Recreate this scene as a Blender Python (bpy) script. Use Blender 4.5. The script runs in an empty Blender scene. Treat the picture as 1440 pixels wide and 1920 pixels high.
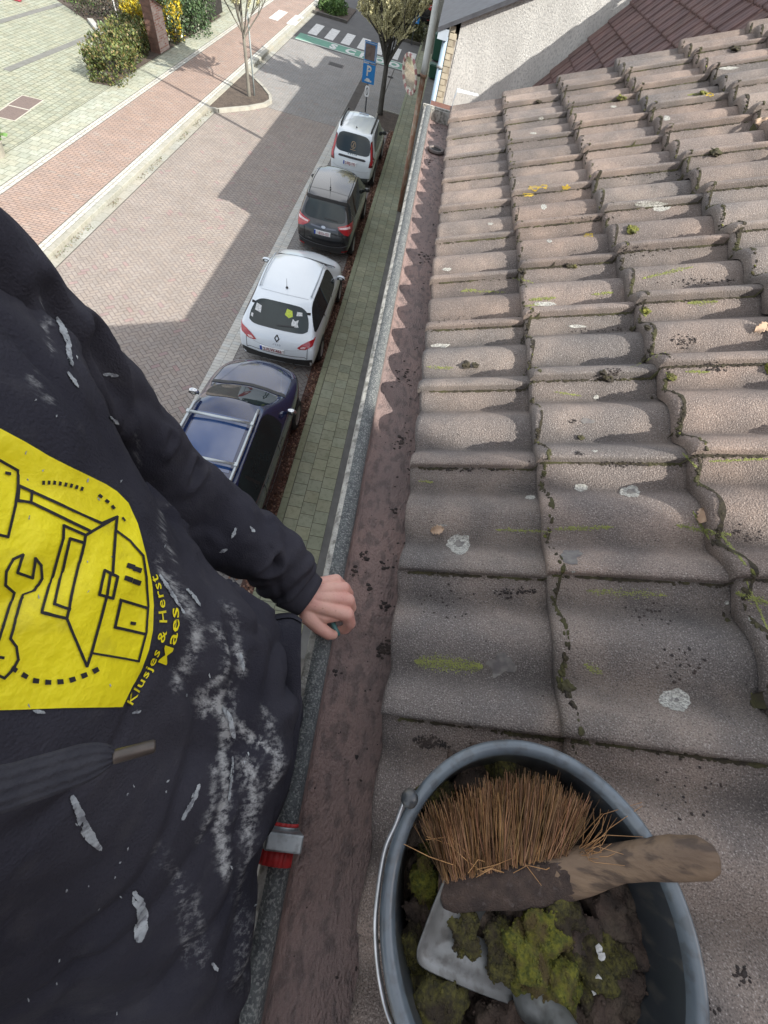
import bpy, bmesh, math, random
from mathutils import Vector, Matrix, noise
from mathutils.bvhtree import BVHTree
R = math.radians
random.seed(7)
S = bpy.context.scene
COL = S.collection
# ------------------------------------------------------------------ camera, sky, sun
H0 = 7.1                      # eye height above the street
FPX = 725.98
cam = bpy.data.objects.new('camera', bpy.data.cameras.new('camera'))
COL.objects.link(cam); S.camera = cam
cam.data.sensor_fit = 'HORIZONTAL'; cam.data.sensor_width = 36
cam.data.lens = 36 * FPX / 1440
cam.data.clip_start = .02; cam.data.clip_end = 900
PIT, ROL, YAW = 1.033797, -0.341302, 0.171398
fw = Vector((math.sin(YAW)*math.cos(PIT), math.cos(YAW)*math.cos(PIT), -math.sin(PIT)))
rt = Vector((math.cos(YAW), -math.sin(YAW), 0)); dn = fw.cross(rt)
if dn.z > 0: dn = -dn
c_, s_ = math.cos(ROL), math.sin(ROL)
CX = c_*rt + s_*dn; CY = -s_*rt + c_*dn
M3 = Matrix((CX, -CY, -fw)).transposed()
cam.matrix_world = Matrix.Translation((0, 0, H0)) @ M3.to_4x4()
EYE = Vector((0, 0, H0))
def ray(u, v): return CX*((u-720)/FPX) + CY*((v-960)/FPX) + fw
def at(u, v, z):              # world point of a photo measurement at height z (absolute)
    d = ray(u, v); return EYE + d*((z-H0)/d.z)
S.view_settings.view_transform = 'Standard'; S.view_settings.look = 'None'
S.view_settings.exposure = 1.0; S.view_settings.gamma = 1
S.render.engine = 'CYCLES'
SUN_EL, SDX, SDY = R(37), .883, -.469
w = bpy.data.worlds.new('World'); S.world = w; w.use_nodes = True
nt = w.node_tree; sky = nt.nodes.new('ShaderNodeTexSky'); sky.sky_type = 'NISHITA'
sky.sun_disc = False; sky.sun_elevation = SUN_EL; sky.sun_rotation = math.atan2(SDX, SDY)
sky.dust_density = 2.2; sky.air_density = 1.0
bg = nt.nodes['Background']; bg.inputs[1].default_value = .115
# broken cloud: mixes the blue sky towards a neutral white
tc = nt.nodes.new('ShaderNodeTexCoord'); nz = nt.nodes.new('ShaderNodeTexNoise'); nz.inputs['Scale'].default_value = 2.2; nz.inputs['Detail'].default_value = 6
rp = nt.nodes.new('ShaderNodeValToRGB'); rp.color_ramp.elements[0].position = .36; rp.color_ramp.elements[1].position = .6
mx = nt.nodes.new('ShaderNodeMix'); mx.data_type = 'RGBA'; mx.inputs[7].default_value = (6.6, 6.7, 6.9, 1)
nt.links.new(tc.outputs['Generated'], nz.inputs['Vector']); nt.links.new(nz.outputs[0], rp.inputs[0])
nt.links.new(rp.outputs[0], mx.inputs[0]); nt.links.new(sky.outputs[0], mx.inputs[6]); nt.links.new(mx.outputs[2], bg.inputs[0])
sl = bpy.data.lights.new('sun', 'SUN'); sl.energy = 4.3; sl.angle = R(.55); sl.color = (1, .955, .88)
so = bpy.data.objects.new('sun', sl); COL.objects.link(so)
sdir = Vector((SDX*math.cos(SUN_EL), SDY*math.cos(SUN_EL), math.sin(SUN_EL)))
so.rotation_euler = sdir.to_track_quat('Z', 'Y').to_euler(); so.location = (20, -10, 30)

# ------------------------------------------------------------------ materials
MATS = {}
def mat(name, a, b=None, rough=.8, ns=5, ns2=None, c2=None, bump=0, bs=60, metal=0, coat=0, attr=None, spec=None, amt2=.5,
        stretch=None, trans=0, detail=6, lo=.35, hi=.65, lo2=.5, hi2=.62, bdist=.01, extra=None, emit=None):
    """noise mix of a and b, optional second stain colour c2, optional face colour attribute multiplied in"""
    if name in MATS: return MATS[name]
    m = bpy.data.materials.new(name); m.use_nodes = True; MATS[name] = m
    n = m.node_tree.nodes; L = m.node_tree.links; p = n['Principled BSDF']
    p.inputs['Roughness'].default_value = rough; p.inputs['Metallic'].default_value = metal
    if coat: p.inputs['Coat Weight'].default_value = coat; p.inputs['Coat Roughness'].default_value = .04
    if spec is not None: p.inputs['Specular IOR Level'].default_value = spec
    if trans: p.inputs['Transmission Weight'].default_value = trans
    t = n.new('ShaderNodeTexCoord'); mp = n.new('ShaderNodeMapping'); L.new(t.outputs['Object'], mp.inputs[0])
    if stretch: mp.inputs['Scale'].default_value = stretch
    def noise_(sc, lo, hi, det=detail):
        q = n.new('ShaderNodeTexNoise'); q.inputs['Scale'].default_value = sc; q.inputs['Detail'].default_value = det
        L.new(mp.outputs[0], q.inputs['Vector']); r = n.new('ShaderNodeMapRange'); r.inputs[1].default_value = lo; r.inputs[2].default_value = hi
        L.new(q.outputs[0], r.inputs[0]); return r.outputs[0]
    def mix(f, x, y, mode='MIX'):
        k = n.new('ShaderNodeMix'); k.data_type = 'RGBA'; k.blend_type = mode
        if isinstance(f, float): k.inputs[0].default_value = f
        else: L.new(f, k.inputs[0])
        for i, q in ((6, x), (7, y)):
            if isinstance(q, (tuple, list)): k.inputs[i].default_value = (*q, 1)
            else: L.new(q, k.inputs[i])
        return k.outputs[2]
    col = mix(noise_(ns, lo, hi), a, b if b else a)
    if c2:
        f = noise_(ns2 or ns*3, lo2, hi2); g = n.new('ShaderNodeMath'); g.operation = 'MULTIPLY'; g.inputs[1].default_value = amt2
        L.new(f, g.inputs[0]); col = mix(g.outputs[0], col, c2)
    if extra: col = extra(n, L, mix, noise_, col, mp)
    if attr:
        at_ = n.new('ShaderNodeAttribute'); at_.attribute_name = attr; col = mix(1.0, col, at_.outputs[0], 'MULTIPLY')
    L.new(col, p.inputs['Base Color'])
    if emit: p.inputs['Emission Color'].default_value = (*emit[:3], 1); p.inputs['Emission Strength'].default_value = emit[3]
    if bump:
        q = n.new('ShaderNodeTexNoise'); q.inputs['Scale'].default_value = bs; q.inputs['Detail'].default_value = 4
        L.new(mp.outputs[0], q.inputs['Vector']); bu = n.new('ShaderNodeBump'); bu.inputs['Strength'].default_value = bump; bu.inputs['Distance'].default_value = bdist
        L.new(q.outputs[0], bu.inputs['Height']); L.new(bu.outputs[0], p.inputs['Normal'])
    return m

# ------------------------------------------------------------------ mesh helpers
class MB:
    def __init__(s): s.v = []; s.f = []; s.c = []
    def face(s, pts, c=None):
        i = len(s.v); s.v += [tuple(p) for p in pts]; s.f.append(tuple(range(i, i+len(pts)))); s.c.append(c)
    def grid(s, rows, closed=False, c=None, caps=False):
        i0 = len(s.v); n = len(rows[0])
        for r in rows: s.v += [tuple(p) for p in r]
        for a in range(len(rows)-1):
            for b in range(n if closed else n-1):
                b2 = (b+1) % n
                s.f.append((i0+a*n+b, i0+a*n+b2, i0+(a+1)*n+b2, i0+(a+1)*n+b)); s.c.append(c)
        if caps:
            s.f.append(tuple(i0+b for b in reversed(range(n)))); s.c.append(c)
            s.f.append(tuple(i0+(len(rows)-1)*n+b for b in range(n))); s.c.append(c)
    def box(s, x0, x1, y0, y1, z0, z1, c=None, m=None):
        P = [Vector(p) for p in ((x0,y0,z0),(x1,y0,z0),(x1,y1,z0),(x0,y1,z0),(x0,y0,z1),(x1,y0,z1),(x1,y1,z1),(x0,y1,z1))]
        if m: P = [m @ p for p in P]
        i = len(s.v); s.v += [tuple(p) for p in P]
        for q in ((0,3,2,1),(4,5,6,7),(0,1,5,4),(1,2,6,5),(2,3,7,6),(3,0,4,7)): s.f.append(tuple(i+k for k in q)); s.c.append(c)
    def tube(s, pts, rad, n=8, c=None, caps=True):
        pts = [Vector(p) for p in pts]; rows = []
        up = Vector((0,0,1))
        for i, p in enumerate(pts):
            d = (pts[min(i+1, len(pts)-1)] - pts[max(i-1, 0)]).normalized()
            a = d.cross(up)
            if a.length < .05: a = d.cross(Vector((1,0,0)))
            a.normalize(); b = d.cross(a).normalized(); r = rad[i] if isinstance(rad, (list, tuple)) else rad
            rows.append([p + (a*math.cos(2*math.pi*k/n) + b*math.sin(2*math.pi*k/n))*r for k in range(n)])
        s.grid(rows, True, c, caps)
    def lathe(s, prof, n=32, m=None, c=None, caps=False):
        rows = []
        for r, z in prof:
            q = [Vector((r*math.cos(2*math.pi*k/n), r*math.sin(2*math.pi*k/n), z)) for k in range(n)]
            rows.append([m @ p for p in q] if m else q)
        s.grid(rows, True, c, caps)
    def ico(s, cen, rx, ry=None, rz=None, sub=1, rough=0, seed=0, rot=None, c=None):
        ry = ry or rx; rz = rz or rx; bm = bmesh.new(); bmesh.ops.create_icosphere(bm, subdivisions=sub, radius=1)
        i = len(s.v); off = Vector((seed*3.1, seed*1.7, seed*.9)); cen = Vector(cen)
        for v in bm.verts:
            k = 1 + rough*noise.noise(v.co*1.7+off) + rough*.5*noise.noise(v.co*4+off)
            p = Vector((v.co.x*rx*k, v.co.y*ry*k, v.co.z*rz*k))
            if rot: p = rot @ p
            s.v.append(tuple(cen+p))
        for f in bm.faces: s.f.append(tuple(i+v.index for v in f.verts)); s.c.append(c)
        bm.free()
    def mesh(s, name, m, smooth=False, sharp=None):
        me = bpy.data.meshes.new(name); me.from_pydata(s.v, [], s.f); me.update()
        if any(c is not None for c in s.c):
            a = me.attributes.new('Col', 'FLOAT_COLOR', 'FACE')
            for i, c in enumerate(s.c): a.data[i].color = (*(c or (1,1,1)), 1)
        if m: me.materials.append(m)
        if smooth:
            me.polygons.foreach_set('use_smooth', [True]*len(me.polygons))
            if sharp: me.set_sharp_from_angle(angle=R(sharp))
        return me
    def build(s, name, m, parent=None, smooth=False, sharp=None, loc=None):
        o = bpy.data.objects.new(name, s.mesh(name, m, smooth, sharp)); COL.objects.link(o)
        if parent: o.parent = parent
        if loc: o.location = loc
        return o
def tag(o, label=None, cat=None, group=None, kind=None):
    if label: o['label'] = label
    if cat: o['category'] = cat
    if group: o['group'] = group
    if kind: o['kind'] = kind
    return o
def thing(name, label, cat, loc=(0,0,0), rz=0, group=None):
    o = bpy.data.objects.new(name, None); COL.objects.link(o); o.location = loc; o.rotation_euler = (0, 0, rz); o.empty_display_size = .2
    return tag(o, label, cat, group)
def struct(o): o['kind'] = 'structure'; return o
def meshobj(name, me, parent=None):
    o = bpy.data.objects.new(name, me); COL.objects.link(o)
    if parent: o.parent = parent
    return o
def evalmesh(o):
    dg = bpy.context.evaluated_depsgraph_get(); me = bpy.data.meshes.new_from_object(o.evaluated_get(dg)); return me
def bevel(o, wd=.004, seg=2, ang=35):
    b = o.modifiers.new('b', 'BEVEL'); b.width = wd; b.segments = seg; b.limit_method = 'ANGLE'; b.angle_limit = R(ang); return o
def bvh_of(*objs):
    V = []; F = []
    for o in objs:
        mw = o.matrix_world if not o.parent else o.parent.matrix_basis @ o.matrix_basis; i = len(V)
        V += [mw @ v.co for v in o.data.vertices]; F += [tuple(i+k for k in p.vertices) for p in o.data.polygons]
    return BVHTree.FromPolygons(V, F)
def poly_grid(poly, cell):
    """2D polygon -> triangulated pieces cut along a grid, so that it can hug a curved surface"""
    bm = bmesh.new(); vs = [bm.verts.new((x, y, 0)) for x, y in poly]; bm.faces.new(vs)
    bmesh.ops.triangulate(bm, faces=bm.faces[:])
    if cell:
        for ax in (0, 1):
            lo = min(p[ax] for p in poly); hi = max(p[ax] for p in poly); k = math.floor(lo/cell)+1
            while k*cell < hi:
                co = Vector((0,0,0)); co[ax] = k*cell; no = Vector((0,0,0)); no[ax] = 1
                bmesh.ops.bisect_plane(bm, geom=bm.verts[:]+bm.edges[:]+bm.faces[:], plane_co=co, plane_no=no, dist=1e-5); k += 1
    bmesh.ops.remove_doubles(bm, verts=bm.verts[:], dist=cell*.001 if cell else 1e-6)
    V = [v.co.to_2d() for v in bm.verts]; bm.verts.index_update(); F = [tuple(v.index for v in f.verts) for f in bm.faces]; bm.free()
    return V, F
def stroke2d(pts, wd, step):
    """polyline of width wd -> list of quads (2D)"""
    out = []; P = [Vector(p) for p in pts]
    for i in range(len(P)-1):
        a, b = P[i], P[i+1]; L = (b-a).length
        if L < 1e-6: continue
        d = (b-a)/L; nrm = Vector((-d.y, d.x))
        w0 = (wd[i] if isinstance(wd, (list, tuple)) else wd)/2; w1 = (wd[i+1] if isinstance(wd, (list, tuple)) else wd)/2
        n = max(1, int(L/step)); ext = d*min(w0, w1)*.6 if not isinstance(wd, (list, tuple)) else d*0
        a2 = a-ext; b2 = b+ext
        for k in range(n):
            t0, t1 = k/n, (k+1)/n; p, q = a2.lerp(b2, t0), a2.lerp(b2, t1); x, y = w0+(w1-w0)*t0, w0+(w1-w0)*t1
            out.append([p+nrm*x, q+nrm*y, q-nrm*y, p-nrm*x])
    return out
def drop(mb, bvh, V, F, org, dirf, off, c=None, maxd=60):
    """lays 2D pieces on a surface: org(x,y)->origin, dirf(x,y)->direction; off = thickness proud of it"""
    i = len(mb.v); ok = []
    for p in V:
        o, d = org(p[0], p[1]), dirf(p[0], p[1]).normalized(); h = bvh.ray_cast(o, d, maxd)
        if h[0] is None: ok.append(False); mb.v.append((0,0,0)); continue
        n = h[1] if h[1].dot(d) < 0 else -h[1]; ok.append(h[0]); mb.v.append(tuple(h[0] + n*off))
    for f in F:
        if all(ok[k] is not False for k in f):
            q = [ok[k] for k in f]
            if max((q[a]-q[a-1]).length for a in range(len(q))) < maxd*.05+.12: mb.f.append(tuple(i+k for k in f)); mb.c.append(c)
eye_o = lambda x, y: EYE
eye_d = lambda x, y: ray(x, y)
def text2d(s, size=1.0, spacing=1.0, bold=0):
    cu = bpy.data.curves.new('t', 'FONT'); cu.body = s; cu.size = size; cu.space_character = spacing; cu.fill_mode = 'FRONT'; cu.resolution_u = 2; cu.offset = bold
    o = bpy.data.objects.new('t', cu); COL.objects.link(o); me = evalmesh(o); COL.objects.unlink(o); bpy.data.objects.remove(o)
    V = [v.co.to_2d() for v in me.vertices]; F = [tuple(p.vertices) for p in me.polygons]; bpy.data.meshes.remove(me); bpy.data.curves.remove(cu)
    return V, F
def rj(a, b): return random.uniform(a, b)
# ------------------------------------------------------------------ the roof in front of the camera
TH = 0.410573; CT, ST = math.cos(TH), math.sin(TH)
EX, EZ, EY, EXPO = .160, H0-.8467-.045, .0427, .3268
def RP(s, y, n): return Vector((EX+s*CT-n*ST, y, EZ+s*ST+n*CT))
def speck(n, L, mix, noise_, col, mp):      # mineral granules
    q = n.new('ShaderNodeTexNoise'); q.inputs['Scale'].default_value = 420; q.inputs['Detail'].default_value = 2
    L.new(mp.outputs[0], q.inputs['Vector']); r = n.new('ShaderNodeMapRange'); r.inputs[1].default_value = .57; r.inputs[2].default_value = .68
    L.new(q.outputs[0], r.inputs[0]); g = n.new('ShaderNodeMath'); g.operation = 'MULTIPLY'; g.inputs[1].default_value = .55; L.new(r.outputs[0], g.inputs[0])
    col = mix(g.outputs[0], col, (.62, .56, .52))
    r2 = n.new('ShaderNodeMapRange'); r2.inputs[1].default_value = .44; r2.inputs[2].default_value = .34
    L.new(q.outputs[0], r2.inputs[0]); g2 = n.new('ShaderNodeMath'); g2.operation = 'MULTIPLY'; g2.inputs[1].default_value = .68; L.new(r2.outputs[0], g2.inputs[0])
    return mix(g2.outputs[0], col, (.07, .062, .06))
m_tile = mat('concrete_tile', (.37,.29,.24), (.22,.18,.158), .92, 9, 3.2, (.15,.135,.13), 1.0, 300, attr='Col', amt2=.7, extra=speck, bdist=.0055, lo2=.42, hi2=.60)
def speckf(n, L, mix, noise_, col, mp):
    q = n.new('ShaderNodeTexNoise'); q.inputs['Scale'].default_value = 600; q.inputs['Detail'].default_value = 2; t = n.new('ShaderNodeTexCoord'); L.new(t.outputs['Object'], q.inputs['Vector'])
    r = n.new('ShaderNodeMapRange'); r.inputs[1].default_value = .56; r.inputs[2].default_value = .72; r.inputs[4].default_value = .3; L.new(q.outputs[0], r.inputs[0]); return mix(r.outputs[0], col, (.40,.34,.32))
m_felt = mat('mineral_felt', (.275,.19,.168), (.195,.145,.135), .55, 6, 55, (.085,.068,.066), 1.0, 240, amt2=.6, extra=speckf, stretch=(1, .55, 1), bdist=.009)
m_rim = mat('rim_felt', (.105,.115,.115), (.06,.066,.07), .8, 60, 240, (.36,.37,.35), 1.0, 300, amt2=.5, bdist=.004)
m_drip = mat('drip_strip', (.42,.41,.37), (.26,.25,.23), .7, 30, 60, (.12,.12,.10), .6, 150, amt2=.7)
m_maroon = mat('maroon_tile', (.13,.075,.068), (.09,.055,.052), .7, 6, bump=.3, bs=200, attr='Col')
m_moss = mat('moss', (.17,.17,.03), (.07,.078,.02), .95, 60, 18, (.05,.032,.018), 1.0, 500, amt2=.6, bdist=.0012)
m_mossdark = mat('dark_moss', (.052,.044,.024), (.024,.019,.014), .95, 90, 15, (.09,.092,.03), 1.0, 500, amt2=.5, bdist=.0012)
m_soil = mat('wet_dirt', (.035,.025,.022), (.014,.011,.011), .75, 60, 30, (.07,.05,.04), 1.0, 300, amt2=.5, bdist=.0015)

def tile(mb, P, s0, y0, expo, wid, waves, amp, T, ns, ntt, col, dn=0, over=.05, ph=.06, roll=.25):
    """one interlocking tile: waves across, rounded nose down the slope, raised side lap at its low-y edge"""
    def h(t): return amp*(.5+.5*math.cos(2*math.pi*(t-ph)*waves))**.62
    tilt = rj(-.0012, .0012); skew = rj(-.002, .002)
    ss = [(0, -T*.95), (0, -T*.45), (.003, -.006), (.009, -.0018), (.02, 0)] + [(.02+(expo+over-.02)*k/ns, 0) for k in range(1, ns+1)]
    ts = [0, .012, .035]+[.035+(.965)*k/ntt for k in range(1, ntt+1)]
    rows = []
    for s, d in ss:
        r = []
        fall = T*(1-s/expo)
        r.append(P(s0+s, y0+.001, fall-.014+h(0)*.6+d*.3+dn))
        for t in ts:
            e = -.005 if t == 0 else (-.0015 if t == .012 else 0)
            n = fall + h(t) + .017*max(0, 1-t*4) + d + e + tilt*t*4 + dn
            r.append(P(s0+s+skew*t, y0+t*wid, n))
        rows.append(r)
    f0 = len(mb.f); mb.grid([list(reversed(r)) for r in rows], c=col); nc = len(ts); tr = list(reversed(ts))
    if amp > .025:          # darker along the two channels, both side edges and the upper end
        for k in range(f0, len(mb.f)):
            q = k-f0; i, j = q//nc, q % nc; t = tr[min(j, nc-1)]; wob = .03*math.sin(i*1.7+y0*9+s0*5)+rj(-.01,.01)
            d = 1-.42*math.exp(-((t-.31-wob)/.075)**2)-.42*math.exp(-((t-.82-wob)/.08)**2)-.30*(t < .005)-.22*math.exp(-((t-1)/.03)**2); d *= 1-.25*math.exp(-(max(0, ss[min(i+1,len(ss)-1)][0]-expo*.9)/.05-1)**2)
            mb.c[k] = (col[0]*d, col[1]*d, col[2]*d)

house = thing('row_house', 'nearest house with weathered grey pink interlocking roof tiles and a felt lined gutter', 'house', (0,0,0))
roofm = MB(); NC = 15
roofm.box(-.0, 1, 0, 1, -.12, -.012, m=Matrix(((CT*NC*EXPO,0,-ST,EX+.02),(0,5.28,0,-1.62),(ST*NC*EXPO,0,CT,EZ),(0,0,0,1))))
roof = roofm.build('roof', mat('roof_deck', (.04,.035,.03), rough=.9), house)
tm = MB()
for i in range(NC):
    for j in range(-6, 12):
        g = rj(.86, 1.1); hue = rj(-.045, .045); near = j < 4 and i < 5
        y0 = EY + j*.3
        if j == -6: y0 = EY-6*.3+.0
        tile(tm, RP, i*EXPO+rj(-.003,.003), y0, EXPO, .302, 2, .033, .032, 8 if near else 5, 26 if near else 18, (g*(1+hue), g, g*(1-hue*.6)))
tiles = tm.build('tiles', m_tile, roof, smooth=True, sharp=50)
def soft_colour(o):          # the same colours blended across neighbouring faces
    me = o.data; nv = len(me.vertices); acc = [[0,0,0,0] for _ in range(nv)]; src = [tuple(d.color) for d in me.attributes['Col'].data]
    for p in me.polygons:
        c = src[p.index]
        for v in p.vertices: q = acc[v]; q[0] += c[0]; q[1] += c[1]; q[2] += c[2]; q[3] += 1
    me.attributes.remove(me.attributes['Col']); a = me.attributes.new('Col', 'FLOAT_COLOR', 'POINT'); fl_ = []
    for q in acc: k = q[3] or 1; fl_ += [q[0]/k, q[1]/k, q[2]/k, 1]
    a.data.foreach_set('color', fl_)
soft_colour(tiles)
vm = MB()     # verge: fibre board under the last tiles and a pale flashing at its foot
vm.box(0, 1, 0, 1, 0, 1, m=Matrix(((CT*NC*EXPO,0,-ST*.16,EX+.0+.05),(0,.022,0,3.664),(ST*NC*EXPO,0,CT*.16,EZ-.15),(0,0,0,1))))
vm.build('verge_board', mat('verge_board', (.5,.47,.42), (.35,.33,.3)), house)
fl = MB(); a = at(842,197,H0-.80); 
fl.grid([[(.150,3.60,6.20),(.150,3.60,6.31),(.158,3.62,6.335)],[(.150,3.69,6.20),(.150,3.69,6.31),(.158,3.70,6.345)]])
fl.grid([[(.158,3.66,6.335),(.30,3.655,6.345)],[(.158,3.74,6.335),(.30,3.70,6.345)]])
bevel(fl.build('flashing', mat('white_flashing', (.72,.76,.8), (.55,.6,.64), .4), house), .001)

wl = MB(); wl.box(.01, 9.5, -1.6, 3.66, 0, 6.02)
wl.box(.16, 9.5, -1.6, 3.66, 6.02, 6.14)
for k in range(24):                       # gable above the eaves line
    x = .3+k*.19; wl.box(x, x+.19, -1.6, 3.655, 6.14, 6.06+(x-.155)*.435)
wall = wl.build('wall', mat('house_brick', (.16,.075,.055), (.11,.05,.04), .9, 12, bump=.4, bs=40), house)
for k, (y0, y1, z0, z1) in enumerate(((-.9,.3,3.6,5.0),(1.4,2.7,3.6,5.0),(1.3,2.8,.7,2.2),(-1.0,.0,0,2.15))):
    f = MB(); f.box(-.005, .05, y0-.06, y1+.06, z0-.06, z1+.06); f = f.build('window' if z0 else 'front_door', mat('white_frame', (.7,.7,.68)), house)
    q = MB(); q.box(-.012, .02, y0, y1, z0, z1); q.build('pane', mat('dark_glass', (.03,.04,.045), rough=.05), f)

# gutter
gy0, gy1 = -1.6, 3.68
GP = [(-.033,6.02),(-.033,6.212),(-.030,6.2235),(-.019,6.2285)]
GR = [(-.019,6.2285),(-.012,6.2335),(-.002,6.236),(.008,6.2335),(.0145,6.226),(.0175,6.212)]
GL = [(.0175,6.214),(.022,6.185),(.026,6.178),(.036,6.1715),(.06,6.1695),(.10,6.168),(.15,6.168),(.2,6.170),(.25,6.173)]
def strip(prof, n, jit=0, y0=gy0, y1=gy1):
    m = MB(); rows = []
    for k in range(n+1):
        y = y0+(y1-y0)*k/n
        rows.append([(x + jit*.6*noise.noise(Vector((x*9, y*5, 1))), y, z + jit*noise.noise(Vector((x*14, y*9, 3))) + jit*.5*noise.noise(Vector((x*60, y*22, 5)))) for x, z in prof])
    m.grid([list(reversed(r)) for r in rows]); return m
gutter = strip(GP, 120, .001).build('gutter', m_drip, house, True, 50)
def dens(prof, k):
    o = []
    for a, b in zip(prof, prof[1:]): o += [(a[0]+(b[0]-a[0])*i/k, a[1]+(b[1]-a[1])*i/k) for i in range(k)]
    return o+[prof[-1]]
strip(dens(GR,2), 420, .0022).build('rim_strip', m_rim, gutter, True)
lining = strip(dens(GL,4), 700, .0042).build('felt_lining', m_felt, gutter, True)
e = MB(); e.box(-.033, .16, 3.665, 3.69, 6.05, 6.2275); e.box(-.040, .165, 3.68, 3.70, 6.21, 6.2350)
e.build('end_cap', m_drip, gutter)
e = MB(); e.box(-.031, .012, gy0, gy1, 5.98, 6.019); e.build('fascia_batten', mat('dark_wood', (.03,.028,.026)), gutter)
e = MB(); oc = Vector((.094, 3.16, 6.174))
e.lathe([(.052,.0),(.050,.010),(.038,.011),(.034,.004),(.033,-.05)], 28, Matrix.Translation(oc)); e.build('outlet_ring', mat('ring_felt', (.17,.14,.13), (.10,.09,.085), .7, 60), gutter, True)
e = MB(); e.lathe([(.0,0.0),(.034,.0)], 24, Matrix.Translation(oc+Vector((0,0,.0045)))); e.build('outlet_hole', mat('black_hole', (.004,.004,.004)), gutter)

# unseen taller block added behind the camera to shade roof and person
nb = thing('row_house', 'unseen taller brick house added to shade the near end of the tiled roof', 'house')
b = MB()
YN = -1.62
b.box(.02, 4.69, YN-8, YN, 0, 11.6); b.box(4.69, 9.5, YN-8, YN-.003, 0, 8.2)
b.build('wall', MATS['house_brick'], nb)
b = MB(); b.box(-.12, 4.75, YN-8.1, YN+.03, 11.6, 11.72); b.box(4.76, 9.6, YN-8.1, YN, 8.2, 8.3); b.build('roof', m_maroon, nb)
for k, (y0, z0) in enumerate(((-3.6,3.6),(-6.2,3.6),(-3.6,6.4),(-6.2,6.4),(-3.6,9.1),(-6.2,9.1),(-6.2,.8))):
    f = MB(); f.box(.0, .03, y0-.06, y0+1.26, z0-.06, z0+1.56); f = f.build('window', MATS['white_frame'], nb); q = MB(); q.box(-.008, .02, y0, y0+1.2, z0, z0+1.5); q.build('pane', MATS['dark_glass'], f)

# set back house with the newer maroon tiles
mh = thing('row_house', 'set back house with newer maroon ribbed roof tiles beyond the weathered roof', 'house')
T2 = math.atan2(.434, .388); c2, s2 = math.cos(T2), math.sin(T2); MX, MZ = 1.98, H0-2.08
MPf = lambda s, y, n: Vector((MX+s*c2-n*s2, y, MZ+s*s2+n*c2))
b = MB(); b.box(2.2, 9.4, 3.70, 11.55, 0, MZ+.15); b.box(.02, 2.19, 3.72, 11.76, 0, 4.42)  # second box: low unseen annex, added for its shadow on the street
b.box(3.8, 9.4, 3.71, 11.54, MZ+.15, 6.3)
for k in range(8): b.box(2.2+k*.2, 2.4+k*.2, 3.705, 11.54, MZ+.15, MZ+(.2+k*.2)*s2/c2-.05)
b.build('wall', MATS['house_brick'], mh)
tm = MB()
for i in range(8):
    for j in range(27):
        g = rj(.85, 1.12)
        tile(tm, MPf, i*.34, 11.6-(j+1)*.295, .34, .297, 3, .022, .026, 3, 24, (g, g, g*rj(.95,1.03)))
tm.build('roof_tiles', m_maroon, mh, smooth=True, sharp=50)
b = MB(); b.box(MX-.1, MX+.03, 3.8, 11.6, MZ-.14, MZ-.02); b.build('gutter', mat('grey_zinc', (.25,.26,.26), rough=.5), mh)

# stucco house
sh = thing('row_house', 'house with a bare off white roughcast gable and pale blue downpipe', 'house')
GY = 11.8; gz = lambda x: 5.42+(x+.05)*.47
m_st = mat('roughcast', (.66,.65,.61), (.52,.51,.48), .95, 3, 55, (.34,.34,.33), 1.0, 110, amt2=.6, stretch=(1,1,.35), bdist=.02, lo2=.5, hi2=.6)
b = MB(); b.face([(.30,GY,0),(9,GY,0),(9,GY,gz(4.6)-1),(4.6,GY,gz(4.6)),(.30,GY,gz(.3))]); b.box(.26, 9, GY+.01, 30, 0, 5.3)
b.face([(.26,30,0),(.26,30,gz(.26)),(4.6,30,gz(4.6)),(9,30,5.3),(9,30,0)])
b.build('wall', m_st, sh)
m_q = mat('pale_brick', (.50,.45,.34), (.40,.35,.26), .85, 8, bump=.3, bs=60, attr='Col')
q = MB()
for k in range(62):
    z = k*.088; L = .09 if k % 2 else .13; q.box(.13, .13+L, GY-.012, GY+.3, z+.008, z+.084, c=(rj(.85,1.1),)*3)
for k in range(5): pass
q.build('brick_corner', m_q, sh)
q = MB(); q.box(.14, .27, GY-.004, 30, 0, 5.35); q.build('facade', mat('facade_brick', (.33,.29,.22), (.24,.2,.16), .9, 9, bump=.4, bs=30), sh)
q = MB()
q.grid([[(-.12,GY-.12,5.40),(4.7,GY-.12,gz(4.7)+.03)],[(-.12,30,5.40),(4.7,30,gz(4.7)+.03)]]); q.grid([[(4.7,GY-.12,gz(4.7)+.03),(9.2,GY-.12,5.3)],[(4.7,30,gz(4.7)+.03),(9.2,30,5.3)]])
q.grid([[(-.12,GY-.12,5.40),(4.7,GY-.12,gz(4.7)+.03)],[(-.12,GY-.12,5.34),(4.7,GY-.12,gz(4.7)-.06)]])
q.build('roof', mat('slate', (.07,.075,.085), (.05,.052,.06), .6, 8), sh)
q = MB(); q.box(-.10, .10, GY-.10, 30, 5.26, 5.40); q.build('gutter', mat('pale_gutter', (.48,.55,.62), (.4,.46,.52), .5), sh)
q = MB(); q.tube([(.062,GY+.02,5.3),(.062,GY+.02,2.4),(.062,GY+.02,.0)], .052, 14); q = q.build('downpipe', mat('pale_blue_pipe', (.33,.44,.54), (.27,.36,.44), .45, 2), sh, True)
for z in (1.5, 3.4, 4.9):
    k = MB(); k.lathe([(.055,-.02),(.066,-.02),(.066,.02),(.055,.02)], 14, Matrix.Translation((.062,GY+.02,z))); k.build('pipe_clip', MATS['grey_zinc'], q, True)
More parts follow.
